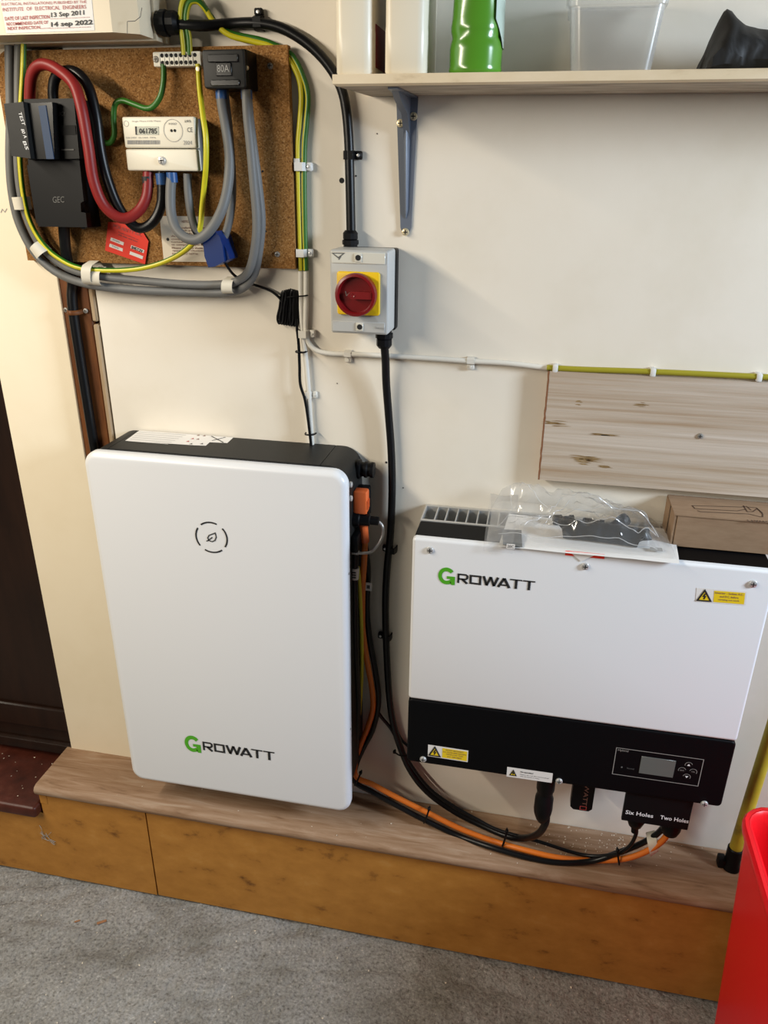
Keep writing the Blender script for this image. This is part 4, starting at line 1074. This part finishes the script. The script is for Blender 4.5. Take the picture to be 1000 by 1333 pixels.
for px, py in ((454.5, 630), (454.5, 648)):
    c = at(px, py, -0.09); MB().lathe([(0.0055, 0), (0.005, 0.003), (0.003, 0.004), (0.0005, 0.004)], (RX, -0.092, c.z), (1, 0, 0), 12).build('side_screw', 'steel', bat)
sbox('cable_entry', 'black_plastic', 464, 700, -0.06, RX+0.012, 0.03, 0.016, 0.003)
for px, py in ((450.5, 747), (452, 949)):
    c = at(px, py, -0.115); MB().lathe([(0.0028, 0), (0.0024, 0.0008), (0.0001, 0.0008)], (BX1-0.0002, -0.113, c.z), (1, 0, 0), 8).build('side_screw', 'dull_steel', fr)

# ------------------------------------------------------------------ battery power cables
def lay(px, py, r, Y0=-0.03, dy=0.0):
    p = atz(px, py, LZ+r)
    if p.y > Y0: p = at(px, py, Y0)
    return p
oc_pts = pth([(475.5, 703, -0.058), (474, 730, -0.054), (472, 770, -0.05), (472, 815, -0.042), (477, 855, -0.034), (484, 895, -0.028), (485.5, 922, -0.026), (479, 946, -0.026), (470, 968, -0.03), (463, 990, -0.036)], 0) + pth([(464, 1011, -0.045), (485, 1021, -0.05), (515, 1037, -0.056), (555, 1057, -0.062), (600, 1079, -0.07), (640, 1094, -0.078)], 0) + [lay(685, 1107, 0.0085), lay(730, 1117, 0.008), lay(775, 1120, 0.008), at(812, 1118, -0.105), at(840, 1109, -0.112), at(862, 1095, -0.116), at(874, 1078, -0.118)]
oc = cable('orange_battery_cable', oc_pts, 0.0056, 'orange', 'orange power cable from the battery along the ledge to the two hole plug', n=12)
kc_pts = pth([(474, 700, -0.036), (479, 740, -0.034), (478, 790, -0.032), (481, 830, -0.028), (489, 875, -0.022), (493, 912, -0.02), (486, 948, -0.02), (474, 972, -0.026), (464, 995, -0.034)], 0) + pth([(462, 1017, -0.044), (483, 1030, -0.05), (512, 1046, -0.058), (552, 1067, -0.068), (597, 1088, -0.076)], 0) + [lay(640, 1103, 0.008), lay(690, 1117, 0.0055), lay(730, 1123, 0.0055), lay(770, 1121, 0.012), at(805, 1110, -0.096), at(835, 1098, -0.102), at(855, 1086, -0.108), at(866, 1074, -0.114)]
kc_c = cable('black_battery_cable', kc_pts, 0.0056, 'black_cable', 'black power cable running beside the orange one along the ledge', n=12)
cable('yellow_earth_cable', pth([(466, 738, -0.062), (468, 760, -0.058), (470, 800, -0.054), (471, 835, -0.046), (471, 880, -0.036), (468, 930, -0.03)], 0), 0.0036, 'wire_yellow', 'short yellow earth cable hanging behind the battery edge', n=10)
lc = cable('thick_black_lead', pth([(463, 705, -0.072), (462, 740, -0.074), (462, 790, -0.072), (463, 850, -0.066), (466, 920, -0.05), (462, 985, -0.05)], 0), 0.0062, 'black_cable', 'black lead with a white label ring hanging down the battery side', n=10)
c = at(462, 746, -0.074)
MB().lathe([(0.007, -0.011), (0.0076, -0.011), (0.0076, 0.011), (0.007, 0.011)], c, (0.05, 0, 1), 12).build('label_ring', 'tape_white', lc, label='white label sleeve')
for k in range(3):
    MB().box(c.x-0.004, c.x+0.004, c.y-0.0084, c.y-0.0076, c.z-0.006+k*0.005, c.z-0.004+k*0.005).build('label_print', 'print_dark', lc)
c = at(480, 763, -0.046)
fl = MB().box(c.x-0.0065, c.x+0.0065, -0.049, -0.0475, c.z-0.008, c.z+0.008).build('label_flag', 'tape_white', kc_c, label='white square label flag')
MB().box(c.x-0.003, c.x+0.003, -0.0494, -0.049, c.z-0.0035, c.z+0.0035).build('label_print', 'print_dark', kc_c)
def tie(parent, a, b, Y, r=0.0014):
    A_, B_ = at(*a, Y), at(*b, Y)
    m = (A_+B_)/2
    mb = MB().tube([A_+V((0, 0.006, -0.001)), A_+V((0, -0.001, -0.001)), m+V((0, -0.006, 0)), B_+V((0, -0.001, 0.002)), B_+V((0, 0.006, 0.002))], r*1.25, 6)
    mb.box(A_.x-0.003, A_.x+0.003, A_.y-0.006, A_.y, A_.z-0.002, A_.z+0.004, 0.001, 1)
    mb.build('cable_tie', 'black_plastic', parent)
tie(oc, (470, 1005), (462, 1023), -0.052)
tie(oc, (559, 1052), (552, 1072), -0.072)
tie(oc, (660, 1081), (654, 1102), -0.086, 0.0016)
tie(oc, (804, 1106), (806, 1126), -0.106)
tie(ic, (514, 978), (530, 984), -0.026)
wrap(oc, (842, 1092), (854, 1089), (858, 1112), (848, 1119), -0.115, -0.1, m_='tape')

# ------------------------------------------------------------------ inverter
IX0, IX1, IZ0, IZ1, IY, ISP = -0.1725, 0.3765, 0.5125, 0.9690, -0.146, 0.6535
inv = thing('hybrid_inverter', 'large white and black inverter mounted on the wall', 'inverter', ((IX0+IX1)/2, -0.07, IZ0))
MB().box(IX0+0.0015, IX1-0.0015, -0.134, -0.073, IZ0+0.003, IZ1-0.0015, 0.002, 1).build('case', 'inverter_black', inv)
fp = MB().plate(IX0, IX1, ISP, IZ1, IY, -0.1345, 0.006, 0.005, 4, 5).build('upper_cover', 'white_shell', inv, angle=60)
lp = MB().plate(IX0, IX1, IZ0, ISP-0.0008, IY, -0.1345, 0.008, 0.004, 4, 5).build('lower_cover', 'inverter_black', inv, angle=60)
hs = MB().box(IX0+0.001, IX1-0.001, -0.0725, -0.066, IZ0+0.03, IZ1-0.001).box(IX0+0.001, IX1-0.001, -0.009, -0.0015, IZ0+0.03, IZ1-0.001).box(IX0+0.004, IX1-0.004, -0.066, -0.009, IZ0+0.04, IZ1-0.03).build('heat_sink', 'aluminium', inv)
MB().box(IX0+0.001, IX0+0.0035, -0.066, -0.009, IZ0+0.03, IZ1-0.001).build('side_plate', 'aluminium', hs)
nf = 29
fm = None
for k in range(nf):
    x = IX0+0.024+k*0.0178
    if x > IX1-0.02: break
    if fm is None:
        o = MB().box(-0.0008, 0.0008, -0.066, -0.009, IZ1-0.03, IZ1-0.0012).build('fin', 'aluminium', hs, flat=True)
        fm = o.data
        o.location = (x, 0, 0)
    else:
        o = bpy.data.objects.new('fin', fm)
        COL.objects.link(o); o.parent = hs
        o.location = (x, 0, 0)
def I(px, py): return at(px, py, IY)
for px, py in ((560, 716), (762, 737), (980.5, 760)):
    put(SCREW_STEEL, 'screw', fp, I(px, py))
for px, py in ((551, 988), (728, 1016.5), (917, 1046)):
    put(SCREW_STEEL, 'screw', lp, I(px, py))
wordmark(fp, I(595, 757).x, I(698, 763).x, (I(595, 758).z+I(690, 768.7).z)/2, (I(595, 745.7).z+I(698, 757).z)/2, I(570.5, 750).x, I(592.5, 752).x, I(581, 760.5).z, I(581, 738.5).z, IY)
def sticker(parent, a, b, t, kind, name='warning_sticker'):
    A, B, T = I(*a), I(*b), I(*t)
    T3 = lambda h: (lambda u, v: A+(B-A)*u+(T-A)*v+V((0, -h, 0)))
    base = T3(0.0004)
    s = MB().add([base(0, 0), base(1, 0), base(1, 1), base(0, 1)], [[0, 1, 2, 3]]).build(name, 'paper_white', parent, flat=True, label='white sticker with a warning triangle')
    asp = (B-A).length/(T-A).length
    tw = 0.30 if kind < 2 else 0.15
    c = 0.17 if kind < 2 else 0.14
    hgt = 0.80 if kind < 2 else 0.58
    y0 = 0.1 if kind < 2 else 0.2
    f3 = T3(0.0007)
    MB().poly([f3(c-tw*0.46, y0), f3(c+tw*0.46, y0), f3(c, y0+hgt)]).build('triangle', 'sticker_yellow', s, flat=True)
    f4 = T3(0.001)
    U = lambda u, v: f4(u/asp, v)
    w_ = 0.1 if kind < 2 else 0.08
    MB().stroke([((c-tw*0.45)*asp, y0+0.02), ((c+tw*0.45)*asp, y0+0.02), (c*asp, y0+hgt-0.03)], w_, 0, U, True).stroke([(c*asp+0.05, y0+hgt*0.68), (c*asp-0.05, y0+hgt*0.42), (c*asp+0.05, y0+hgt*0.42), (c*asp-0.03, y0+hgt*0.16)], w_*0.9, 0, U).build('triangle_outline', 'print_black', s, flat=True)
    if kind < 2:
        g3 = T3(0.0007)
        MB().poly([g3(0.36, 0.08), g3(0.975, 0.08), g3(0.975, 0.9), g3(0.36, 0.9)]).build('yellow_panel', 'sticker_yellow', s, flat=True)
        lines = (('Inverter - Isolate A.C.', 'and D.C. before', 'carrying out work'), ('DO NOT DISCONNECT', 'D.C. PLUGS AND SOCKETS', 'UNDER LOAD, TURN', 'A.C. OFF FIRST'))[kind]
        h3 = T3(0.0009)
        n = len(lines)
        for i, t_ in enumerate(lines):
            v1 = 0.84-i*0.72/n; v0 = v1-0.72/n*0.62
            hw = 0.285*len(t_)/max(len(x) for x in lines)
            fit_text(t_, h3(0.667-hw, v0), h3(0.667+hw, v0), h3(0.667-hw, v1), 'print_rust', s, push=0.0001, bold=0.015)
    else:
        h3 = T3(0.0007)
        fit_text('No operation!', h3(0.3, 0.58), h3(0.58, 0.58), h3(0.3, 0.78), 'print_black', s, push=0.0001, bold=0.02)
        fit_text('Please do not disconnect plugs', h3(0.3, 0.36), h3(0.93, 0.36), h3(0.3, 0.48), 'print_dark', s, push=0.0001)
        fit_text('while the inverter is running', h3(0.3, 0.18), h3(0.72, 0.18), h3(0.3, 0.30), 'print_dark', s, push=0.0001)
    return s
sticker(fp, (905.5, 783), (970, 788), (907, 765), 0)
sticker(lp, (557, 984), (609, 992), (557.5, 969), 1)
sticker(lp, (659.5, 1010.5), (718.5, 1019), (660.5, 998), 2)
# display panel
pa, pb, pt = I(797, 1007), I(909, 1023.5), I(803, 973)
x0, x1 = (pa.x+pt.x)/2, I(912.5, 1006).x
z0, z1 = pa.z, pt.z
mb = MB(); D2 = lambda u, v: V((u, IY-0.0006, v))
mb.stroke([(x0, z0), (x1, z0), (x1, z1), (x0, z1)], 0.0011, 0, D2, True)
mb.build('display_outline', 'print_grey', lp, flat=True)
l0, l1 = I(833.5, 995).x, I(878, 1002).x
lz0, lz1 = I(832, 1006).z, I(834, 984).z
MB().box(l0, l1, IY-0.0008, IY+0.001, lz0, lz1, 0.0003, 1).build('screen', 'lcd_dark', lp, label='blank grey screen')
fit_text('Hybrid', (x0+0.003, IY, z1-0.0075), (x0+0.020, IY, z1-0.0075), (x0+0.003, IY, z1-0.002), 'print_grey', lp)
p = I(817, 999.5)
fit_text('Normal', (p.x-0.001, IY, p.z-0.002), (p.x+0.011, IY, p.z-0.002), (p.x-0.001, IY, p.z+0.0015), 'print_dim', lp)
MB().lathe([(0.0016, 0), (0.0014, 0.0006), (0.0001, 0.0006)], I(809.5, 998.7), (0, -1, 0), 10).build('indicator', 'print_dim', lp)
for px, py, sym in ((896.8, 995.8, 'up'), (888, 1002.5, 'esc'), (902.5, 1004.5, 'ok'), (894, 1011, 'dn')):
    c = I(px, py); F3 = lambda u, v, c=c: c+V((u, -0.0006, v))
    r_ = 0.0060
    b_ = MB().lathe([(r_, 0), (r_*0.95, 0.0004), (0.0001, 0.0004)], c, (0, -1, 0), 18).build('button', 'black_plastic', lp)
    mb = MB().stroke(arc(0, 0, r_, 20, 200, 14) if sym in ('esc', 'up') else arc(0, 0, r_, -30, 170, 14), 0.0007, 0, F3)
    mb.build('button_ring', 'print_grey', b_, flat=True)
    if sym in ('up', 'dn'):
        s = 1 if sym == 'up' else -1
        MB().poly([F3(-0.0026, -0.0017*s), F3(0.0026, -0.0017*s), F3(0, 0.0026*s)]).build('arrow', 'print_white', b_, flat=True)
    else:
        fit_text({'esc': 'ESC', 'ok': 'OK'}[sym], F3(-0.0032, -0.0010), F3(0.0032, -0.0010), F3(-0.0032, 0.0012), 'print_grey', b_, push=0.0001)
# underside fittings
PY = -0.122
def down(px, Y): return V((at(px, 1020, Y).x, Y, IZ0+0.002))
pg = MB().lathe([(0.0165, 0.0025), (0.0165, 0.040), (0.0145, 0.044), (0.0145, 0.054), (0.0168, 0.060), (0.0172, 0.088), (0.0158, 0.098), (0.011, 0.112), (0.0075, 0.118)], down(711, PY), (0, 0.0, -1), 16)
pg.build('ac_plug', 'black_plastic', inv, angle=30, label='black cable plug')
dn = thing('data_dongle', 'small black plug-in data dongle with vertical lettering under the inverter', 'dongle', (at(758, 1056, -0.11).x, -0.11, at(758, 1056, -0.11).z))
a_, b_ = at(744.5, 1035, -0.112), at(773, 1040, -0.112)
zb_ = at(757, 1055, -0.112).z
MB().prism([(a_.x, zb_+0.006), (a_.x+0.006, zb_), (b_.x-0.006, zb_), (b_.x, zb_+0.006), (b_.x, IZ0+0.001), (a_.x, IZ0+0.001)], -0.112, -0.094).build('body', 'black_plastic', dn)
xc = (a_.x+b_.x)/2+0.002
fit_text('ROWATT', (xc-0.001, -0.112, IZ0-0.001), (xc-0.001, -0.112, zb_+0.0125), (xc+0.007, -0.112, IZ0-0.001), 'print_rust', dn, push=0.0004)
G2 = lambda u, v: V((u, -0.1126, v))
MB().stroke([(xc-0.004, zb_+0.003), (xc+0.007, zb_+0.003), (xc+0.007, zb_+0.0105), (xc-0.004, zb_+0.0105)], 0.0013, 0, G2, True).build('logo_mark', 'print_red', dn, flat=True)
pc = thing('connector_guard', 'black plug guard lettered Six Holes and Two Holes below the inverter', 'plug guard', (at(855, 1070, -0.128).x, -0.12, at(855, 1080, -0.128).z))
CY = -0.138
a_, b_ = at(810, 1060, CY), at(897, 1070, CY)
zl_, zr_ = at(812, 1066, CY).z, at(893, 1079, CY).z
MB().box(a_.x, b_.x, CY-0.003, -0.1335, min(zl_, zr_)-0.0005, IZ0-0.0005, 0.001, 1).build('plate', 'black_plastic', pc)
tz0 = (at(814, 1057.5, CY).z+at(850, 1062.5, CY).z)/2-0.0003
text_h = 0.0088
fit_text('Six Holes', (at(814, 1057, CY).x, CY-0.003, tz0), (at(850, 1062, CY).x, CY-0.003, tz0), (at(814, 1057, CY).x, CY-0.003, tz0+text_h), 'print_white', pc, push=0.0005, bold=0.012)
fit_text('Two Holes', (at(859, 1064, CY).x, CY-0.003, tz0), (at(896, 1069, CY).x, CY-0.003, tz0), (at(859, 1064, CY).x, CY-0.003, tz0+text_h), 'print_white', pc, push=0.0005, bold=0.012)
zpl = min(zl_, zr_)
MB().lathe([(0.0165, -0.058), (0.0165, 0.012), (0.016, 0.020), (0.012, 0.032), (0.006, 0.038), (0.0048, 0.05)], (at(826, 1080, -0.118).x, -0.116, zpl+0.003), (0, 0, -1), 16).build('six_hole_plug', 'black_plastic', pc, angle=30)
MB().lathe([(0.0185, -0.058), (0.0185, 0.014), (0.0175, 0.026), (0.014, 0.036), (0.010, 0.040)], (at(872, 1085, -0.118).x, -0.116, zpl+0.001), (0, 0, -1), 16).build('two_hole_plug', 'black_plastic', pc, angle=30)

# ------------------------------------------------------------------ cardboard box
TOPZ = IZ1+0.0003
kb = thing('cardboard_box', 'flat brown cardboard box lying on the right of the inverter', 'box', (0.34, -0.05, TOPZ))
x0, x1, y0, y1, z1 = 0.2305, 0.46, -0.088, -0.006, TOPZ+0.054
MB().box(x0+0.004, x1, y0, y1, TOPZ, z1, 0.001, 1).build('body', 'cardboard', kb)
MB().add([V((x0-0.001, y0-0.0015, z1+0.0012)), V((x1, y0-0.0015, z1+0.0012)), V((x1, y1, z1+0.0012)), V((x0-0.001, y1, z1+0.0012)), V((x0-0.001, y0-0.0015, z1-0.0008)), V((x1, y0-0.0015, z1-0.0008)), V((x1, y1, z1-0.0008)), V((x0-0.001, y1, z1-0.0008))], [[0, 1, 2, 3], [7, 6, 5, 4], [0, 4, 5, 1], [1, 5, 6, 2], [2, 6, 7, 3], [3, 7, 4, 0]]).build('lid_flap', 'cardboard', kb, flat=True)
MB().box(x0, x0+0.003, y0+0.001, y1-0.04, TOPZ, z1-0.001).box(x0-0.0015, x0+0.002, y1-0.038, y1, TOPZ, z1-0.001).build('end_flap', 'cardboard', kb, flat=True)
MB().box(x0-0.0004, x0+0.003, y1-0.0405, y1-0.0382, TOPZ+0.001, z1-0.003).build('flap_slot', 'hole_black', kb, flat=True)
zp = z1+0.0016
K2 = lambda u, v: V((u, v, zp))
mb = MB()
def kz(px, py): p = atz(px, py, zp); return (p.x, p.y)
for ln in ([(901, 658), (965, 660), (972, 659), (978, 664)], [(901, 658), (905, 662), (960, 665), (970, 663)], [(908, 664.5), (912, 666), (975, 669), (992, 673)], [(968, 658), (973, 666), (980, 666), (986, 662), (993, 669), (993, 673)], [(974, 660), (985, 661), (993, 668)]):
    mb.stroke([kz(*p) for p in ln], 0.0017, 0, K2)
mb.build('line_drawing', 'card_print', kb, flat=True)
p_, q_ = atz(972, 678.6, zp), atz(1016, 681.5, zp)
fit_text('GROWATT', (q_.x, q_.y+0.007, zp-0.0004), (p_.x, p_.y+0.007, zp-0.0004), (q_.x, q_.y, zp-0.0004), 'card_print', kb, push=0.0004, bold=0.02)

# ------------------------------------------------------------------ polythene bag of fittings
def sheet(name, x0, x1, y0, y1, hf, m_, parent, nx=46, ny=26):
    vs, fs = [], []
    for j in range(ny+1):
        for i in range(nx+1):
            u, v = i/nx, j/ny
            vs.append(hf(x0+(x1-x0)*u, y0+(y1-y0)*v, u, v))
    for j in range(ny):
        for i in range(nx): fs.append([j*(nx+1)+i, j*(nx+1)+i+1, (j+1)*(nx+1)+i+1, (j+1)*(nx+1)+i])
    return MB().add(vs, fs).build(name, m_, parent, angle=20)
lf_ = thing('instruction_sheet', 'white folded paper sheet lying under the plastic bag', 'paper', (0.15, -0.09, TOPZ))
sheet('page', -0.035, 0.235, -0.150, -0.020, lambda x, y, u, v: V((x+0.01*v, y-0.006*u, TOPZ+0.0015+0.0035*(1-v)*u+0.001*noise.noise(V((x*30, y*30, 1)))-0.0015*(v == 0))), 'paper_white', lf_, 12, 8)
MB().box(0.196, 0.214, -0.128, -0.116, TOPZ+0.0078, TOPZ+0.008).build('label', 'print_grey', lf_)
fl_ = MB()
a_, b_, c_ = at(741, 718, -0.1475), at(778, 721, -0.1475), at(757, 731, -0.1475)
fl_.add([a_, b_, c_, a_+V((0, 0.0006, 0)), b_+V((0, 0.0006, 0)), c_+V((0, 0.0006, 0))], [[0, 1, 2], [5, 4, 3], [0, 3, 4, 1], [1, 4, 5, 2], [2, 5, 3, 0]])
fl_.build('corner', 'paper_white', lf_, flat=True)
rd = MB().box(at(736, 720, -0.147).x, at(787, 725, -0.147).x, -0.1472, -0.1465, at(760, 725, -0.147).z, at(760, 719, -0.147).z).build('red_edge', 'card_red', lf_)

# loose fittings inside the bag
def fitting(prof, o, d, label, name='cable_fitting', n=14):
    return MB().lathe(prof, o, d, n).build(name, 'black_plastic', label=label, cat='fitting', group='fittings in the plastic bag', angle=30)
c0, c1 = atz(735, 700, TOPZ+0.02), atz(838, 706, TOPZ+0.018)
MB().tube([(c0.x-0.003, -0.098, TOPZ+0.018), (c0.x+0.005, -0.098, TOPZ+0.0185), (c0.x+0.06, -0.1, TOPZ+0.0185), (c1.x-0.008, -0.106, TOPZ+0.0175), (c1.x-0.001, -0.108, TOPZ+0.0155)], 0.0155, 14).build('connector_cover', 'battery_dark', label='long dark grey connector cover in the plastic bag', cat='fitting', group='fittings in the plastic bag')
pr_ = [(0.007, 0), (0.0085, 0.002), (0.0085, 0.014), (0.0065, 0.016), (0.0065, 0.026), (0.008, 0.027), (0.008, 0.034), (0.003, 0.035)]
fitting(pr_, (0.048, -0.05, TOPZ+0.0105), (1, 0.15, 0.05), 'ribbed black cable fitting at the left inside the plastic bag')
fitting(pr_, (0.096, -0.052, TOPZ+0.0115), (1, -0.2, 0.05), 'black cable fitting in the middle of the plastic bag')
fitting([(0.006, 0), (0.0085, 0.003), (0.0085, 0.02), (0.0105, 0.022), (0.011, 0.034), (0.006, 0.037)], (0.140, -0.068, TOPZ+0.0125), (0.7, 0.7, 0.25), 'flared black cable fitting standing out at the back of the plastic bag')
fitting(pr_, (0.165, -0.07, TOPZ+0.0105), (1, 0.1, -0.05), 'black cable fitting at the right inside the plastic bag')
BAG = thing('plastic_bag', 'crumpled clear plastic bag of black fittings on the inverter', 'bag', (0.09, -0.08, TOPZ))
def bag_top(x, y, u, v):
    e = min(1, 6*min(u, 1-u))*min(1, 5*min(v, 1-v)+0.05)
    core = math.exp(-((x-0.13)/0.075)**2)*0.030*math.exp(-((y+0.085)/0.05)**2)
    nz = (0.5-abs(noise.noise(V((x*26+y*14, y*30, 2)))))*0.020 + (0.5-abs(noise.noise(V((x*60, y*48-x*20, 5)))))*0.010 + (0.5-abs(noise.noise(V((x*110+y*60, y*90, 3)))))*0.004 + 0.006*noise.noise(V((x*14, y*12, 9)))
    stand = 0.036*math.exp(-((y+0.034)/0.028)**2)*max(0.0, 1-max(0, x-0.03)/0.13)
    return V((x+0.004*noise.noise(V((x*20, y*20, 3))), y+0.004*noise.noise(V((x*22, y*22, 8))), TOPZ+0.006+min(1, 14*min(u, 1-u)+0.25)*stand+e*(0.010+core+nz)))
sheet('top_film', -0.055, 0.232, -0.146, -0.004, bag_top, 'poly_film', BAG, 110, 60)
sheet('bottom_film', -0.055, 0.232, -0.146, -0.004, lambda x, y, u, v: V((x, y, TOPZ+0.0008+0.002*abs(noise.noise(V((x*25, y*25, 4)))))), 'poly_film', BAG, 24, 12)
# bright creases and welded seams in the film
rnd = random.Random(11)
mbc = MB()
for path in ([(0.10, 0.45), (0.30, 0.40), (0.5, 0.38), (0.72, 0.42), (0.90, 0.50)], [(0.32, 0.28), (0.45, 0.22), (0.62, 0.20), (0.80, 0.18), (0.92, 0.30)], [(0.30, 0.30), (0.36, 0.48), (0.45, 0.60)], [(0.16, 0.85), (0.26, 0.62), (0.34, 0.5)], [(0.2, 0.2), (0.3, 0.45), (0.42, 0.72)], [(0.92, 0.3), (0.86, 0.55), (0.72, 0.72)], [(0.05, 0.3), (0.12, 0.55), (0.10, 0.9)], [(0.4, 0.85), (0.55, 0.8), (0.75, 0.86)], [(0.06, 0.12), (0.3, 0.08), (0.6, 0.10), (0.95, 0.08)]):
    P_ = []
    for (ua, va), (ub, vb) in zip(path, path[1:]):
        for k in range(7):
            t = k/7; u = ua+(ub-ua)*t; v = va+(vb-va)*t
            P_.append(bag_top(-0.055+0.287*u, -0.146+0.142*v, u, v)+V((0, 0, 0.0006)))
    mbc.tube(P_, rnd.uniform(0.0004, 0.0007), 5, 2)
mbc.build('film_crease', 'film_crease', BAG)
# zip-lock end hanging over the front edge on the left
def tail(x, y, u, v):
    if v > 0.35:
        p = V((x, -0.150+(v-0.35)/0.65*0.145, TOPZ+0.004+0.044*math.sin(math.pi*((v-0.35)/0.65)**1.6)+0.005*noise.noise(V((x*40, v*6, 1)))))
    else:
        p = V((x, -0.1505-0.004*(0.35-v), TOPZ+0.003-(0.35-v)*0.035+0.002*noise.noise(V((x*40, v*6, 1)))))
    return p
sheet('zip_end', -0.058, -0.012, 0, 1, tail, 'poly_film', BAG, 14, 24)
p_ = at(665, 711, -0.1525)
lb = MB().box(p_.x-0.0065, p_.x+0.0065, -0.1535, -0.153, p_.z-0.004, p_.z+0.004).build('bag_label', 'paper_white', BAG)
fit_text('20C', (p_.x-0.005, -0.1535, p_.z-0.0025), (p_.x+0.005, -0.1535, p_.z-0.0025), (p_.x-0.005, -0.1535, p_.z+0.0025), 'print_black', lb, push=0.0003)
p_ = at(664, 700, -0.13)
pts = [at(654, 689, -0.1), at(679, 690, -0.1), at(680, 712, -0.1495), at(655, 709, -0.1495)]
MB().add(pts+[q+V((0, 0.001, -0.001)) for q in pts], [[0, 1, 2, 3], [7, 6, 5, 4], [0, 4, 5, 1], [1, 5, 6, 2], [2, 6, 7, 3], [3, 7, 4, 0]]).build('grey_patch', 'grey_cable', BAG, label='grey patch inside the bag end')

# ------------------------------------------------------------------ gas pipe and bin
PX, PYY = 0.4535, -0.044
gp_ = thing('gas_pipe', 'yellow painted gas pipe with a black foot at the right', 'pipe', (PX, PYY, LZ))
MB().tube([(PX, PYY, LZ+0.045), (PX+0.004, PYY, 0.45), (PX+0.010, PYY, 0.62), (PX+0.018, PYY, 0.86), (PX+0.019, PYY+0.004, 0.90), (PX+0.019, PYY+0.018, 0.918), (PX+0.019, -0.0012, 0.921)], 0.0118, 16).build('pipe', 'pipe_yellow', gp_)
MB().lathe([(0.0165, 0), (0.0165, 0.008), (0.0142, 0.012), (0.0142, 0.05), (0.0125, 0.052)], (PX, PYY, LZ+0.0003), (0, 0, 1), 18).build('sleeve', 'black_plastic', gp_, label='black foot sleeve')
MB().box(PX-0.026, PX-0.012, PYY-0.008, PYY+0.012, LZ+0.0003, LZ+0.022, 0.003, 2).build('fixing_lug', 'black_plastic', gp_)

bn = thing('red_bin', 'bright red plastic storage bin standing on the floor at the right', 'bin', (0.65, -0.48, 0.001))
RZ = 0.532
def brr(h, ins):
    k = 1-h/RZ
    return rrect(0.404+0.036*k+ins, 0.86-0.036*k-ins, -0.80+0.03*k+ins, -0.158-0.002*k-ins, 0.001+h, 0.045-max(ins, -0.01))
loft([brr(0, 0.01), brr(0.006, 0), brr(RZ-0.03, 0), brr(RZ-0.028, -0.004), brr(RZ-0.004, -0.005), brr(RZ, -0.002), brr(RZ+0.001, 0.003), brr(RZ-0.004, 0.008), brr(RZ-0.05, 0.010), brr(0.012, 0.010)]).build('tub', 'bin_red', bn, angle=50)
loft([brr(RZ-0.020, -0.0055), brr(RZ-0.016, -0.0075), brr(RZ-0.004, -0.0078), brr(RZ+0.002, -0.004), brr(RZ+0.002, 0.002)], False, False).build('rim', 'bin_red', bn, angle=60)

# ------------------------------------------------------------------ dust, chips and cobweb
def scatter(name, n, fn, m_, label, cat, smin, smax):
    mb = MB()
    for _ in range(n):
        p = fn()
        s = random.uniform(smin, smax); a = random.uniform(0, math.pi); e = random.uniform(0.25, 0.8)
        R_ = Matrix.Translation(p) @ Matrix.Rotation(a, 4, 'Z') @ Matrix.Rotation(random.uniform(-0.25, 0.25), 4, 'X')
        mb.box(-s, s, -s*e, s*e, 0, s*0.5, mat=R_)
    return mb.build(name, m_, label=label, cat=cat, kind='stuff', flat=True)
def on_ledge():
    if random.random() < 0.72:
        p = atz(random.gauss(800, 55), random.gauss(1092, 14), LZ)
    else:
        p = atz(random.uniform(60, 940), random.uniform(990, 1160), LZ)
    if not (-0.128 < p.y < -0.004 and -0.98 < p.x < 0.6): return on_ledge()
    return V((p.x, p.y, LZ+0.0003))
scatter('sawdust', 170, on_ledge, 'sawdust', 'pale sawdust specks scattered on the wooden ledge', 'sawdust', 0.0005, 0.0016)
def on_floor():
    x, y = random.uniform(-1.25, 0.4), random.uniform(-0.5, -0.14)
    return V((x, y, floor_h(x, y)+0.0008))
scatter('floor_dust', 170, on_floor, 'sawdust', 'pale specks and crumbs scattered over the concrete floor', 'crumbs', 0.0006, 0.0020)
def on_sill():
    return V((random.uniform(-1.2, -1.0), random.uniform(-0.12, 0.01), 0.2222))
scatter('sill_dust', 26, on_sill, 'sawdust', 'pale specks on the red brown door sill', 'sawdust', 0.0006, 0.0016)
for px, py, s, lab in ((100, 1196, 0.006, 'small brown wood chip on the floor left of the splinter'), (132, 1198, 0.010, 'longer brown splinter lying on the concrete floor')):
    p = atz(px, py, 0.0); a = random.uniform(0, 1)
    MB().box(-s, s, -s*0.3, s*0.3, 0, 0.002, 0.0005, 1, Matrix.Translation((p.x, p.y, floor_h(p.x, p.y)+0.001)) @ Matrix.Rotation(0.6, 4, 'Z')).build('wood_chip', 'chip_brown', label=lab, cat='wood chip', group='wood chips')
# cobweb strands at the step in the ledge
mb = MB()
for k in range(16):
    a = at(random.gauss(52+k*0.9, 3), random.gauss(1082+k*0.9, 3), -0.1238); b = at(random.gauss(56+k*1.0, 4), random.gauss(1085+k*1.0, 4), -0.1238)
    m = (a+b)/2+V((random.uniform(-0.006, 0.006), -0.002, random.uniform(-0.006, 0.006)))
    mb.tube([a, m, b], 0.0005, 4, 3)
mb.build('cobweb', 'web_grey', label='dusty cobweb scrap on the ochre board below the sill corner', cat='cobweb', kind='stuff')
